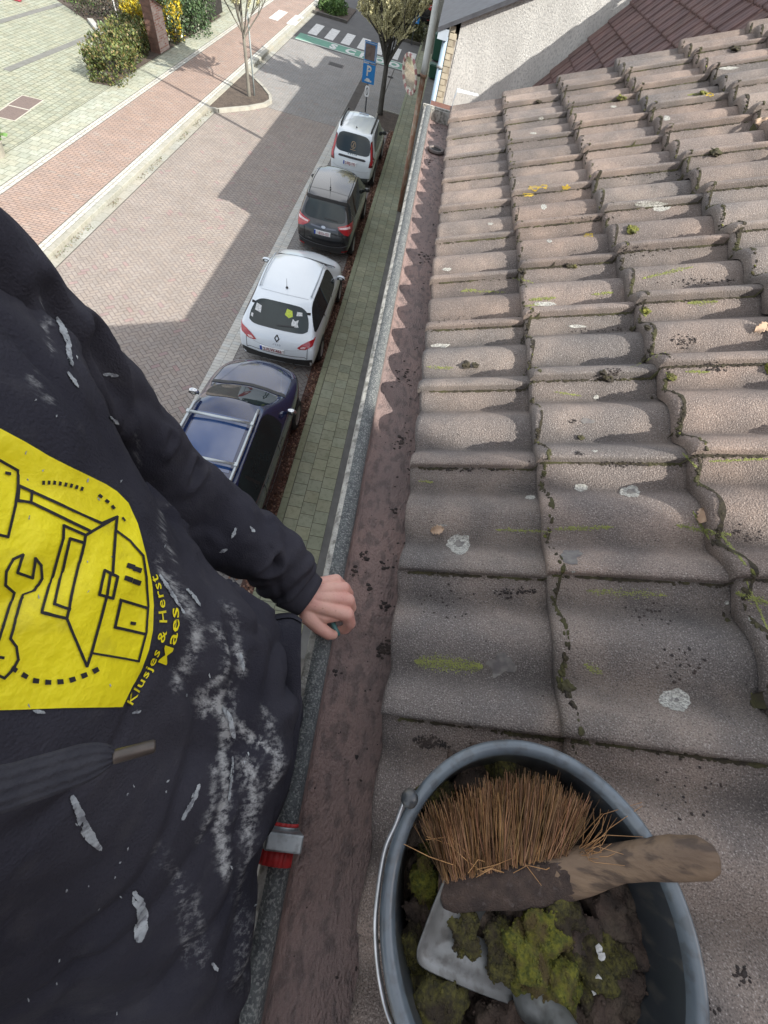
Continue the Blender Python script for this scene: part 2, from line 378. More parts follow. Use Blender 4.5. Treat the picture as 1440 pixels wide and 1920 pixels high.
for y0 in (14.5, 18, 22, 26):
    for z0 in (.9, 3.4):
        f = MB(); f.box(.115, .15, y0, y0+1.3, z0, z0+1.35); f = f.build('window', MATS['white_frame'], sh)
        k = MB(); k.box(.108, .13, y0+.07, y0+1.23, z0+.07, z0+1.28); k.build('pane', MATS['dark_glass'], f)
fh = thing('row_house', 'tallest brick house at the far end of the row past the wheelie bins', 'house')
q = MB(); q.box(.14, 9, 30.9, 60, 0, 7.3); q.build('wall', MATS['facade_brick'], fh)
q = MB(); q.box(.0, 9.1, 30.8, 60.1, 7.3, 7.5); q.build('roof', MATS['slate'], fh)

# ------------------------------------------------------------------ street surfaces
g = MB(); g.face([(-400,-200,-.03),(400,-200,-.03),(400,700,-.03),(-400,700,-.03)]); struct(g.build('ground', mat('ground', (.20,.19,.17), (.15,.14,.12), .95, .4)))
def region(name, poly, z, m): 
    g = MB(); g.face([(x,y,z) for x,y in poly]); return struct(g.build(name, m))
def rect(x0,x1,y0,y1): return [(x0,y0),(x1,y0),(x1,y1),(x0,y1)]
m_joint = mat('joint_sand', (.085,.075,.065), (.06,.052,.045), .95, 3)
m_jointl = mat('light_joint', (.11,.105,.08), (.07,.07,.05), .95, 3)
m_clay = mat('road_clinker', (1,1,1), (.86,.86,.86), .85, 1.2, 9, (.7,.7,.7), .35, 60, attr='Col', amt2=.5)
m_flag = mat('paving_flag', (1,1,1), (.86,.87,.84), .9, 2.0, 14, (.62,.64,.58), .35, 90, attr='Col', amt2=.5)
def clip(mb, x0, x1, y0, y1):
    me = mb.mesh('tmp', None); bm = bmesh.new(); bm.from_mesh(me)
    for co, no in (((x0,0,0),(-1,0,0)),((x1,0,0),(1,0,0)),((0,y0,0),(0,-1,0)),((0,y1,0),(0,1,0))):
        bmesh.ops.bisect_plane(bm, geom=bm.verts[:]+bm.edges[:]+bm.faces[:], plane_co=co, plane_no=no, clear_outer=True)
    bm.to_mesh(me); bm.free(); return me
def vary(base, a=.08, h=.03, odd=None, po=0):
    if odd and random.random() < po: base = odd
    g = rj(1-a, 1+a); k = rj(-h, h); return (base[0]*g*(1+k), base[1]*g, base[2]*g*(1-k))
def herring(name, x0, x1, y0, y1, base, b=.105, gap=.010, z=0, odd=None):
    mb = MB(); c = math.cos(R(45)); cx, cy = (x0+x1)/2, (y0+y1)/2; r = math.hypot(x1-x0, y1-y0)/2; n = int(r/b)+3
    T = lambda p, q: (cx+(p-q)*c, cy+(p+q)*c, z)
    for i in range(-n, n):
        for j in range(-n, n):
            k = (i-j) % 4
            if k == 0: u0, u1, v0, v1 = i*b, (i+2)*b, j*b, (j+1)*b
            elif k == 3: u0, u1, v0, v1 = i*b, (i+1)*b, j*b, (j+2)*b
            else: continue
            m = T((u0+u1)/2, (v0+v1)/2)
            if not (x0-.2 < m[0] < x1+.2 and y0-.2 < m[1] < y1+.2): continue
            u0 += gap/2; v0 += gap/2; u1 -= gap/2; v1 -= gap/2
            mb.face([T(u0,v0), T(u1,v0), T(u1,v1), T(u0,v1)], vary(base, .055, .02, odd, .03))
    me = clip(mb, x0, x1, y0, y1); me.materials.append(m_clay); return struct(meshobj(name, me))
def courses(name, x0, x1, y0, y1, lx, ly, base, m=None, gap=.006, z=0, bond='y', off=.5, a=.07, odd=None, po=.04):
    mb = MB(); n = 0
    if bond == 'y':          # rows run across x, each row shifted
        y = y0
        while y < y1-.01:
            x = x0-(lx*off if n % 2 else 0)
            while x < x1-.01:
                a0, a1 = max(x, x0), min(x+lx, x1)
                if a1-a0 > .02: mb.face([(a0+gap/2,y+gap/2,z),(a1-gap/2,y+gap/2,z),(a1-gap/2,min(y+ly,y1)-gap/2,z),(a0+gap/2,min(y+ly,y1)-gap/2,z)], vary(base, a, .03, odd, po))
                x += lx
            y += ly; n += 1
    else:
        x = x0
        while x < x1-.01:
            y = y0-(ly*off if n % 2 else 0)
            while y < y1-.01:
                a0, a1 = max(y, y0), min(y+ly, y1)
                if a1-a0 > .02: mb.face([(x+gap/2,a0+gap/2,z),(min(x+lx,x1)-gap/2,a0+gap/2,z),(min(x+lx,x1)-gap/2,a1-gap/2,z),(x+gap/2,a1-gap/2,z)], vary(base, a, .03, odd, po))
                y += ly
            x += lx; n += 1
    return struct(mb.build(name, m or m_flag))
PINK = (.29,.25,.22); GREYC = (.30,.28,.26)
region('road_bed', rect(-9.0,-1.4,1,60), -.005, m_joint)
herring('road_pavers', -8.72, -3.98, 2, 23.7, PINK, odd=(.30,.22,.205))
herring('road_pavers', -8.72, -3.98, 23.72, 34.7, (.285,.275,.262), b=.085, odd=(.3,.26,.24))
herring('parking_bay', -3.55, -1.66, 1, 24.8, (.235,.222,.21), b=.105)
courses('bay_line', -3.98, -3.56, 1, 24.8, .21, .105, (.50,.49,.45), bond='x', m=m_clay, a=.06)
courses('road_edge', -3.55, -2.5, 24.82, 34.7, .2, .1, (.27,.26,.245), bond='y', m=m_clay)
courses('road_edge', -2.45, -1.4, 27.4, 34.7, .2, .1, (.24,.235,.22), bond='y', m=m_clay)
region('asphalt', rect(-8.72,-1.4,34.72,60), .001, mat('asphalt', (.105,.103,.10), (.085,.083,.082), .9, 1.5, bump=.4, bs=150))
# kerb and litter on the near side
def kerb(name, x0, x1, y0, y1, z, ly=1.0, base=(.36,.36,.30)):
    mb = MB(); y = y0
    while y < y1-.01:
        mb.box(x0, x1, y+.004, min(y+ly, y1)-.004, -.05, z+rj(-.003,.003), c=vary(base, .07)); y += ly
    o = struct(mb.build(name, m_flag)); return bevel(o, .012, 2)
kerb('near_kerb', -1.40, -1.26, 1, 60, .10, base=(.25,.265,.18))
region('pavement_bed', rect(-1.27,.01,1,60), .092, m_jointl)
courses('pavement', -1.25, -.40, 1, 40, .283, .283, (.275,.285,.205), gap=.012, z=.10, bond='x', off=.45, a=.11)
region('wall_strip', rect(-.40,.14,1,60), .101, mat('strip_cement', (.15,.15,.14), (.11,.11,.105), .9, 4))
region('gutter_litter', rect(-1.665,-1.4,1,24.8), .002, mat('litter_soil', (.105,.055,.042), (.055,.03,.024), .9, 14, 50, (.16,.10,.075), amt2=.6))
# far side
kerb('far_kerb', -9.20, -9.02, 4, 60, .11, base=(.34,.33,.285))
courses('gully', -9.01, -8.74, 4, 60, .27, .5, (.33,.32,.28), z=.004, bond='x')
region('cycle_bed', rect(-11.75,-9.19,4,60), .098, m_joint)
courses('path_line', -9.44, -9.20, 4, 60, .12, .24, (.50,.49,.44), z=.105, bond='x', m=m_clay, gap=.014)
courses('path_line', -11.70, -11.46, 4, 60, .12, .24, (.48,.47,.42), z=.105, bond='x', m=m_clay, gap=.014)
courses('cycle_path', -11.45, -9.45, 4, 60, .21, .105, (.345,.255,.21), z=.105, bond='y', m=m_clay, gap=.013, a=.06, odd=(.33,.27,.23))
region('square_bed', rect(-60,-11.74,4,60), .090, m_jointl)
courses('sidewalk', -12.62, -11.72, 4, 60, .30, .30, (.36,.37,.30), z=.10, bond='y', m=m_flag, gap=.011, a=.08)
courses('square_paving', -27, -12.63, 8, 40, .22, .22, (.31,.32,.245), z=.099, bond='x', m=m_flag, gap=.014, a=.1)
for (xa, ya, xb, yb) in ((-16.1,20.0,-15.5,26.6),(-19,24.0,-18.4,28.9)):
    region('paving_band', [(xa,ya),(xa+.3,ya-.05),(xb+.0,yb-.05),(xb-.3,yb)], .104, mat('dark_band', (.17,.17,.155), (.14,.14,.125), .9, 5))
# painted markings
m_wp = mat('road_paint_white', (.66,.66,.64), (.5,.5,.48), .7, 6, 20, (.3,.3,.29), amt2=.5)
m_gp = mat('road_paint_green', (.10,.29,.20), (.075,.23,.165), .7, 4, 20, (.15,.2,.17), amt2=.5)
region('green_band', rect(-8.55,-1.42,34.9,36.4), .006, m_gp)
mk = MB()
mk.face([(x,y,.010) for x,y in rect(-8.5,-1.45,34.93,35.02)]); mk.face([(x,y,.010) for x,y in rect(-8.1,-1.45,36.26,36.36)])
for k in range(7):
    x = -8.2+k*1.03; mk.face([(p,q,.008) for p,q in rect(x,x+.55,36.75,39.4)])
for x in (-10.62,-9.55): mk.face([(p,q,.110) for p,q in rect(x,x+.55,36.9,39.4)])
for ch, x in (('S',-6.55),('C',-5.62),('H',-4.72),('O',-3.85),('O',-2.95),('L',-2.1)):
    V, F = text2d(ch, 1.0, bold=.055); w_ = max(v.x for v in V); i = len(mk.v)
    mk.v += [(x+v.x*.85, 35.17+v.y*1.28, .011) for v in V]; mk.f += [tuple(i+k for k in f) for f in F]; mk.c += [None]*len(F)
struct(mk.build('road_markings', m_wp))
# ------------------------------------------------------------------ cars
def paint(name, c, c2=None, rough=.25): return mat(name, c, c2 or c, rough, 3, coat=1.0, spec=.5)
m_glass = mat('car_glass', (.012,.020,.022), (.018,.032,.034), .03, 2, spec=.35)
MATS['car_glass'].node_tree.nodes['Principled BSDF'].inputs['IOR'].default_value = 1.6
m_trim = mat('black_plastic', (.022,.023,.024), (.03,.031,.032), .55, 20)
m_gap = mat('panel_gap', (.012,.012,.012), rough=.8)
m_tyre = mat('tyre', (.02,.02,.02), (.03,.03,.03), .85, 30)
m_alu = mat('alloy', (.45,.46,.47), rough=.35, metal=.7)
m_chrome = mat('chrome', (.62,.63,.64), rough=.18, metal=1)
m_red = mat('lamp_red', (.42,.012,.02), (.30,.008,.014), .12, 25, coat=1)
m_redd = mat('lamp_dark_red', (.12,.006,.01), rough=.12, coat=1)
m_lampw = mat('lamp_clear', (.75,.6,.6), (.6,.35,.36), .1, 30, coat=1)
m_plate = mat('plate_white', (.74,.75,.75), rough=.4)
m_plred = mat('plate_red', (.28,.02,.04), rough=.5)
m_blue = mat('plate_blue', (.01,.05,.35), rough=.4)
CF = [-1, -.9, -.45, 0, .45, .9, 1]
def car_body(P, S_, crown, rbulge, fbulge, body_m, glass_side, ws, name='body'):
    """S_: stations rear->front, each (x[6], z[6], w[6]) ; returns body and window meshes from one smooth surface"""
    ns = len(S_); idx = {}; V = []
    def pos(s, l, c):
        X, Z, W = S_[s]; f = CF[c]; x, z, w = X[l], Z[l], W[l]
        if l == 5: z += crown*(1-f*f)
        if s == 0: x -= rbulge*(1-f*f)*(1 if l < 5 else .6)
        if s == ns-1: x += fbulge*(1-f*f)
        if ws[0] <= s <= ws[1] and l == 5: x += (.10 if s == ws[0] else .13)*(1-f*f)
        return (x, w*f, z)
    def vid(s, l, c):
        k = (s,l,c)
        if k not in idx: idx[k] = len(V); V.append(pos(s,l,c))
        return idx[k]
    F = []; G = []
    def q(a,b,c,d,g=0): F.append((a,b,c,d)); G.append(g)
    for s in range(ns-1):
        for c in range(6):
            wsg = 2 if (s == ws[0] and 0 < c < 5) else 0
            q(vid(s,5,c), vid(s+1,5,c), vid(s+1,5,c+1), vid(s,5,c+1), wsg)
            q(vid(s,0,c+1), vid(s+1,0,c+1), vid(s+1,0,c), vid(s,0,c))
        for l in range(5):
            gl = 1 if l == 4 and s in glass_side else 0
            q(vid(s,l,0), vid(s+1,l,0), vid(s+1,l+1,0), vid(s,l+1,0), gl)
            q(vid(s,l+1,6), vid(s+1,l+1,6), vid(s+1,l,6), vid(s,l,6), gl)
    for l in range(5):
        for c in range(6):
            q(vid(0,l,c+1), vid(0,l,c), vid(0,l+1,c), vid(0,l+1,c+1), 3 if l == 4 and 0 < c < 5 else 0)
            q(vid(ns-1,l,c), vid(ns-1,l,c+1), vid(ns-1,l+1,c+1), vid(ns-1,l+1,c))
    me = bpy.data.meshes.new('cage'); me.from_pydata(V, [], [tuple(reversed(f)) for f in F]); 
    for i in range(4): me.materials.append(None)
    for i, g_ in enumerate(G): me.polygons[i].material_index = g_
    me.update(); bm = bmesh.new(); bm.from_mesh(me)
    cr = bm.edges.layers.float.new('crease_edge')
    for e_ in bm.edges:
        gs = {f.material_index for f in e_.link_faces}
        if len(gs) > 1: e_[cr] = .55
        k = [v.index for v in e_.verts]
    bm.to_mesh(me); bm.free()
    o = bpy.data.objects.new('cage', me); COL.objects.link(o)
    sb = o.modifiers.new('s', 'SUBSURF'); sb.levels = 3; sb.render_levels = 3
    em = evalmesh(o); bpy.data.objects.remove(o)
    bv = BVHTree.FromPolygons([v.co for v in em.vertices], [tuple(p.vertices) for p in em.polygons])
    def part(nm, keep, m, off=0):
        bm = bmesh.new(); bm.from_mesh(em)
        bmesh.ops.delete(bm, geom=[f for f in bm.faces if f.material_index not in keep], context='FACES')
        if off:
            for v in bm.verts: v.co += v.normal*off
        for f in bm.faces: f.material_index = 0; f.smooth = True
        me = bpy.data.meshes.new(nm); bm.to_mesh(me); bm.free(); me.materials.clear(); me.materials.append(m)
        return meshobj(nm, me, P)
    b = part(name, {0}, body_m)
    part('side_windows', {1}, m_glass, -.004); part('windscreen', {2}, m_glass, -.006); part('rear_window', {3}, m_glass, -.005)
    return b, bv
VIEWS = {'rear': (lambda a,b: Vector((-4,a,b)), lambda a,b: Vector((1,0,0))),
         'front': (lambda a,b: Vector((9,a,b)), lambda a,b: Vector((-1,0,0))),
         'right': (lambda a,b: Vector((a,-4,b)), lambda a,b: Vector((0,1,0))),
         'left': (lambda a,b: Vector((a,4,b)), lambda a,b: Vector((0,-1,0))),
         'top': (lambda a,b: Vector((a,b,6)), lambda a,b: Vector((0,0,-1)))}
SPLIT = ('wheel_arch','door_seam','window_pillar','door_handle','tail_lamp','reversing_lamp','lamp_lens','reflector')
VM = dict(rear=5.0, front=6.2, right=4.2, left=4.2, top=6)
def decal(P, bv, view, polys, m, name, off=.004, cell=.06, both=False):
    if len(polys) > 1 and name in SPLIT:
        for p in polys: r = decal(P, bv, view, [p], m, name, off, cell)
        return r
    mb = MB(); o, d = VIEWS[view]
    for p in polys:
        V, F = poly_grid(p, cell); drop(mb, bv, V, F, o, d, off, maxd=VM[view])
    return mb.build(name, m, P, True)
def lines(P, bv, view, pls, wd, m, name, off=.003):
    if len(pls) > 1 and name in SPLIT:
        for p in pls: r = lines(P, bv, view, [p], wd, m, name, off)
        return r
    mb = MB(); o, d = VIEWS[view]
    for pl in pls:
        for qd in stroke2d(pl, wd, .06): drop(mb, bv, qd, [(0,1,2,3)], o, d, off, maxd=VM[view])
    return mb.build(name, m, P, True)
def mir(poly): return [(-a, b) for a, b in poly]
def cartext(P, bv, s, size, y0, z0, m, name, off=.008, sp=1.0, bold=0, wx=1.0):
    V, F = text2d(s, size, sp, bold); mb = MB(); o, d = VIEWS['rear']
    w_ = max(v.x for v in V)*wx
    drop(mb, bv, [(y0+w_/2-v.x*wx, z0+v.y) for v in V], F, o, d, off, maxd=14); return mb.build(name, m, P)
def plate(P, bv, s, y0, z0):
    h = bv.ray_cast(Vector((-4,y0,z0)), Vector((1,0,0)), 10)[0]; x = h.x-.006
    b = MB(); b.box(x-.012, x+.03, y0-.26, y0+.26, z0-.055, z0+.055); p = b.build('number_plate', m_plate, P)
    b = MB(); b.box(x-.0135, x, y0+.215, y0+.262, z0-.0555, z0+.0555); b.build('plate_band', m_blue, p)
    V, F = text2d(s, .115, 1.0, .002); w_ = max(v.x for v in V); mb = MB(); mb.v = [(x-.0145, y0+.19-v.x*.40/w_, z0-.04+v.y) for v in V]; mb.f = F; mb.c = [None]*len(F); mb.build('plate_text', m_plred, p)
def wheels(P, xs, W, r=.315):
    for x in xs:
        for sd in (-1, 1):
            mt = Matrix.Translation((x, sd*(W/2-.095), r)) @ Matrix.Rotation(R(90), 4, 'X')
            wl_ = bpy.data.objects.new('wheel', None); COL.objects.link(wl_); wl_.parent = P
            b = MB(); b.lathe([(r*.64,-.1),(r*.9,-.105),(r*.985,-.085),(r,-.05),(r,.05),(r*.985,.085),(r*.9,.105),(r*.64,.1)], 30, mt); b.build('tyre', m_tyre, wl_, True)
            b = MB(); b.lathe([(r*.64,-.1),(r*.6,-.07),(.05,-.085),(.0,-.085)], 30, mt); b.lathe([(r*.64,.1),(r*.6,.07),(.05,.085),(.0,.085)], 30, mt)
            b.build('rim', m_alu, wl_, True)
def arches(P, bv, xs, r):
    for vw in ('right', 'left'):
        decal(P, bv, vw, [[(x+r*math.cos(R(a)), max(.19, .31+r*math.sin(R(a)))) for a in range(-22, 203, 9)] for x in xs], m_gap, 'wheel_arch', .006, .08)
def mirror(P, x, y, z, m, rz=0):
    for sd in (-1, 1):
        b = MB(); b.ico((x, sd*(y+.06), z), .06, .10, .062, 3); o = b.build('wing_mirror', m, P, True)
        b = MB(); b.tube([(x, sd*(y-.03), z-.05), (x, sd*(y+.02), z-.03)], .025, 8); b.build('mirror_arm', m_trim, o)
        b = MB(); b.lathe([(0,0),(1,0)], 20, Matrix.Translation((x-.053, sd*(y+.062), z)) @ Matrix.Rotation(R(-90), 4, 'Y') @ Matrix.Diagonal((.045,.082,1,1))); b.build('mirror_glass', mat('mirror_glass', (.1,.11,.11), rough=.03, metal=.6), o)
def antenna(P, x, z, L=.25, lean=.35, y=0):
    b = MB(); b.lathe([(.0,.03),(.018,.026),(.03,0)], 12, Matrix.Translation((x,y,z))); b.tube([(x,y,z+.01),(x-L*lean,y,z+L)], [.006,.003], 6); b.build('antenna', m_trim, P, True)
def rails(P, pts, rad, m, name='roof_rail'):
    for sd in (-1, 1):
        b = MB(); b.tube([(x, sd*y, z) for x, y, z in pts], rad, 10); b.build(name, m, P, True)
def st(x, z, w):
    X = x if isinstance(x, list) else [x]*6
    return (X, z, w)

def estate_white(x, y, sc=(1,1,1)):
    P = thing('parked_car', 'white estate car with stickers on its rear window, nose up to the dark people carrier', 'car', (x, y, 0), R(90), 'cars parked along the kerb'); P.scale = sc
    body = paint('white_paint', (.70,.76,.80), (.68,.74,.78))
    S_ = [st([.07,-.01,-.03,.06,.19,.66], [.17,.27,.60,.86,1.02,1.395], [.70,.80,.84,.82,.775,.61]),
          st([.40,.40,.40,.42,.50,.92], [.18,.30,.60,.88,1.03,1.435], [.72,.83,.865,.85,.80,.60]),
          st([1.25,1.25,1.25,1.25,1.35,1.5], [.18,.30,.60,.88,1.00,1.465], [.74,.84,.865,.86,.83,.625]),
          st([2.1,2.1,2.1,2.1,2.1,2.15], [.18,.30,.60,.86,.97,1.465], [.74,.84,.865,.86,.835,.63]),
          st([2.85,2.85,2.85,2.85,2.8,2.55], [.18,.30,.60,.84,.95,1.425], [.74,.84,.865,.86,.835,.60]),
          st([3.3,3.3,3.3,3.3,3.3,3.22], [.18,.30,.60,.82,.93,1.01], [.74,.84,.865,.86,.83,.74]),
          st([3.8,3.8,3.8,3.8,3.8,3.8], [.18,.30,.60,.78,.86,.93], [.72,.82,.855,.84,.80,.70]),
          st([4.15,4.22,4.24,4.18,4.12,4.05], [.22,.32,.55,.70,.76,.80], [.58,.66,.68,.66,.62,.55])]
    b, bv = car_body(P, S_, .035, .07, .16, body, {0,1,2,3}, (4,5))
    decal(P, bv, 'rear', [[(-.76,.19),(-.30,.19),(0,.19),(.30,.19),(.76,.19),(.84,.52),(.6,.47),(.4,.445),(0,.435),(-.4,.445),(-.6,.47),(-.84,.52)]], m_trim, 'rear_bumper_skirt', .006, .07)
    for f in (lambda p: p, mir):
        decal(P, bv, 'rear', [f([(.79,.98),(.76,.84),(.62,.74),(.50,.725),(.44,.75),(.53,.84),(.66,.92)])], m_red, 'tail_lamp', .010, .05)
        decal(P, bv, 'rear', [f([(.63,.80),(.60,.755),(.53,.745),(.50,.76),(.55,.80)])], m_lampw, 'reversing_lamp', .014, .05)
    lines(P, bv, 'rear', [[(.66,.76),(.66,.50),(.60,.54),(.3,.51),(0,.505),(-.3,.51),(-.60,.54),(-.66,.50),(-.66,.76)]], .012, m_gap, 'tailgate_seam')
    lines(P, bv, 'rear', [[(.5,.70),(.3,.655),(0,.64),(-.3,.655),(-.5,.70)]], .010, mat('pale_seam', (.4,.43,.45)), 'tailgate_crease')
    # diamond emblem
    lines(P, bv, 'rear', [[(0,.93),(.045,.865),(0,.80),(-.045,.865),(0,.93)]], .022, m_trim, 'emblem', .012)
    cartext(P, bv, 'CLIO', .055, 0, .715, MATS['chrome'], 'lettering', .008, 1.6)
    plate(P, bv, '2-FLW-466', .10, .585)
    lines(P, bv, 'top', [[(.93,.50),(.90,.25),(.885,0),(.90,-.25),(.93,-.50)]], .012, mat('pale_seam', (.4,.43,.45)), 'roof_seam', .004)
    decal(P, bv, 'top', [[(3.33,.70),(3.40,.35),(3.43,0),(3.40,-.35),(3.33,-.70),(3.24,-.72),(3.32,-.35),(3.35,0),(3.32,.35),(3.24,.72)]], m_trim, 'cowl', .008, .08)
    rails(P, [(1.0,.545,1.475),(1.1,.55,1.50),(1.8,.57,1.515),(2.4,.555,1.50),(2.52,.55,1.465)], .014, mat('pale_grey_rail', (.45,.5,.53), rough=.3))
    antenna(P, 1.12, 1.49, .22, .0)
    lines(P, bv, 'right', [[(2.05,.95),(2.0,1.44)],[(1.15,.98),(1.05,1.43)]], .05, m_gap, 'window_pillar', .004)
    lines(P, bv, 'right', [[(2.05,.95),(2.10,.55),(2.05,.32)],[(1.2,.96),(1.2,.7),(.98,.55)],[(3.1,.92),(3.12,.5),(3.05,.32)]], .010, m_gap, 'door_seam')
    lines(P, bv, 'left', [[(2.05,.95),(2.0,1.44)],[(1.15,.98),(1.05,1.43)]], .05, m_gap, 'window_pillar', .004)
    lines(P, bv, 'right', [[(1.28,.86),(1.42,.86)],[(2.18,.85),(2.32,.85)]], .03, body, 'door_handle', .025)
    decal(P, bv, 'rear', [[(.53,1.22),(.40,1.20),(.40,1.30),(.51,1.32)],[(.60,1.12),(.55,1.11),(.55,1.16),(.59,1.17)],[(-.34,1.27),(-.46,1.28),(-.45,1.33),(-.34,1.33)]], mat('white_sticker', (.7,.72,.72), (.4,.42,.42), .5, 30), 'window_sticker', .006, .06)
    decal(P, bv, 'rear', [[(-.10,1.26),(-.19,1.22),(-.27,1.25),(-.24,1.33),(-.13,1.35)]], mat('yellow_sticker', (.55,.62,.05), (.35,.5,.06), .5, 30), 'window_sticker', .008, .06)
    decal(P, bv, 'rear', [[(-.28,1.10),(-.42,1.11),(-.39,1.16),(-.40,1.22),(-.33,1.19),(-.28,1.22),(-.26,1.15)]], MATS['white_sticker'], 'window_sticker', .006, .06)
    lines(P, bv, 'rear', [[(.02,1.085),(-.33,1.11)]], .018, m_trim, 'wiper', .02)
    decal(P, bv, 'rear', [[(.64,1.10),(.42,1.08),(.45,1.36),(.56,1.345)],[(-.64,1.10),(-.47,1.08),(-.47,1.36),(-.56,1.345)]][:0] or [[(.62,1.33),(.3,1.355),(0,1.36),(-.3,1.355),(-.62,1.33),(-.62,1.30),(-.3,1.325),(0,1.33),(.3,1.325),(.62,1.30)]], m_gap, 'window_shade_band', .004)
    arches(P, bv, (.72, 3.42), .36); wheels(P, (.72, 3.42), 1.73, .31); mirror(P, 2.95, .86, .98, body)
    for sd, cc in ((1, body),): pass
    return P

def carrier_dark(x, y, sc=(1,1,1)):
    P = thing('parked_car', 'dark grey people carrier parked second from the far end of the row', 'car', (x, y, 0), R(90), 'cars parked along the kerb'); P.scale = sc
    body = paint('charcoal_paint', (.010,.011,.013), (.014,.015,.018), .25)
    S_ = [st([.14,.02,-.03,.05,.16,.48], [.22,.34,.66,.96,1.12,1.55], [.68,.80,.86,.84,.80,.64]),
          st([.42,.42,.42,.42,.46,.72], [.20,.32,.66,.98,1.13,1.60], [.76,.87,.915,.90,.86,.66]),
          st([1.25,1.25,1.25,1.25,1.25,1.35], [.20,.32,.66,.96,1.10,1.645], [.78,.88,.915,.91,.88,.68]),
          st([2.2,2.2,2.2,2.2,2.2,2.2], [.20,.32,.66,.94,1.05,1.645], [.78,.88,.915,.91,.88,.68]),
          st([2.85,2.85,2.85,2.85,2.8,2.6], [.20,.32,.66,.92,1.03,1.60], [.78,.88,.915,.91,.88,.65]),
          st([3.6,3.6,3.6,3.6,3.55,3.5], [.20,.32,.66,.88,.98,1.06], [.78,.88,.915,.90,.86,.76]),
          st([4.0,4.0,4.0,4.0,4.0,3.95], [.20,.32,.62,.80,.86,.92], [.74,.84,.86,.84,.80,.70]),
          st([4.25,4.33,4.35,4.28,4.22,4.15], [.24,.34,.58,.72,.78,.82], [.58,.66,.68,.66,.62,.55])]
    b, bv = car_body(P, S_, .035, .09, .18, body, {1,2,3,4}, (4,5))
    for f in (lambda p: p, mir):
        decal(P, bv, 'rear', [f([(.85,1.13),(.80,1.16),(.62,1.10),(.44,1.055),(.50,.98),(.66,.90),(.80,.88),(.88,.96)])], m_red, 'tail_lamp', .012, .05)
        decal(P, bv, 'rear', [f([(.80,1.10),(.62,1.055),(.49,1.04),(.52,1.005),(.66,1.02),(.82,1.05)])], m_lampw, 'reversing_lamp', .016, .05)
        decal(P, bv, 'rear', [f([(.80,.44),(.62,.40),(.62,.36),(.80,.40)])], m_red, 'reflector', .008, .05)
    lines(P, bv, 'rear', [[(.62,.88),(.60,.62),(.52,.545),(.25,.52),(0,.515),(-.25,.52),(-.52,.545),(-.60,.62),(-.62,.88)]], .022, m_gap, 'tailgate_seam')
    lines(P, bv, 'rear', [[(.80,.62),(.62,.535),(.3,.50),(0,.49),(-.3,.50),(-.62,.535),(-.80,.62)]], .018, mat('bumper_line', (.10,.105,.115), rough=.3, coat=1), 'bumper_ledge', .014)
    lines(P, bv, 'rear', [[(.40,.975),(.2,.965),(0,.96),(-.2,.965),(-.40,.975)]], .035, m_chrome if False else mat('dark_chrome', (.16,.16,.17), rough=.2, metal=1), 'tailgate_trim', .016)
    decal(P, bv, 'rear', [[(.07*math.cos(R(a)), .98+.033*math.sin(R(a))) for a in range(0,360,20)]], mat('badge_pale', (.5,.55,.62), rough=.2), 'emblem', .026)
    plate(P, bv, '1-BUU-132', .02, .83); cartext(P, bv, 'C-MAX', .055, .46, .60, m_chrome, 'lettering', .012, 1.3)
    lines(P, bv, 'rear', [[(.0,1.185),(-.42,1.17)]], .022, m_trim, 'wiper', .02)
    decal(P, bv, 'rear', [[(.64,1.55),(.3,1.58),(0,1.585),(-.3,1.58),(-.64,1.55),(-.66,1.50),(-.3,1.525),(0,1.53),(.3,1.525),(.66,1.50)]], m_gap, 'roof_spoiler', .012)
    lines(P, bv, 'top', [[(.88,.60),(.86,0),(.88,-.60)]], .010, m_gap, 'roof_seam', .003)
    for sd in (1,-1): lines(P, bv, 'top', [[(.6,.60*sd),(1.5,.625*sd),(2.5,.60*sd)]], .02, m_gap, 'roof_gutter', .004)
    antenna(P, .98, 1.67, .30, .25); antenna(P, .98, 1.67, .05, -2)
    for vw in ('right','left'):
        lines(P, bv, vw, [[(2.25,1.02),(2.2,1.62)],[(1.30,1.08),(1.25,1.62)],[(3.0,1.02),(2.75,1.5)]], .055, m_gap, 'window_pillar', .004)
        lines(P, bv, vw, [[(.52,1.30),(.72,1.13),(1.5,1.085),(2.6,1.04),(3.3,1.0)]], .018, m_chrome, 'window_trim', .008)
        lines(P, bv, vw, [[(2.25,1.02),(2.3,.6),(2.25,.34)],[(1.32,1.08),(1.3,.8),(1.08,.55)],[(3.2,1.0),(3.22,.5),(3.15,.34)]], .010, m_gap, 'door_seam')
    arches(P, bv, (.80, 3.50), .38); wheels(P, (.80, 3.50), 1.83, .325); mirror(P, 3.05, .90, 1.08, body)
    return P

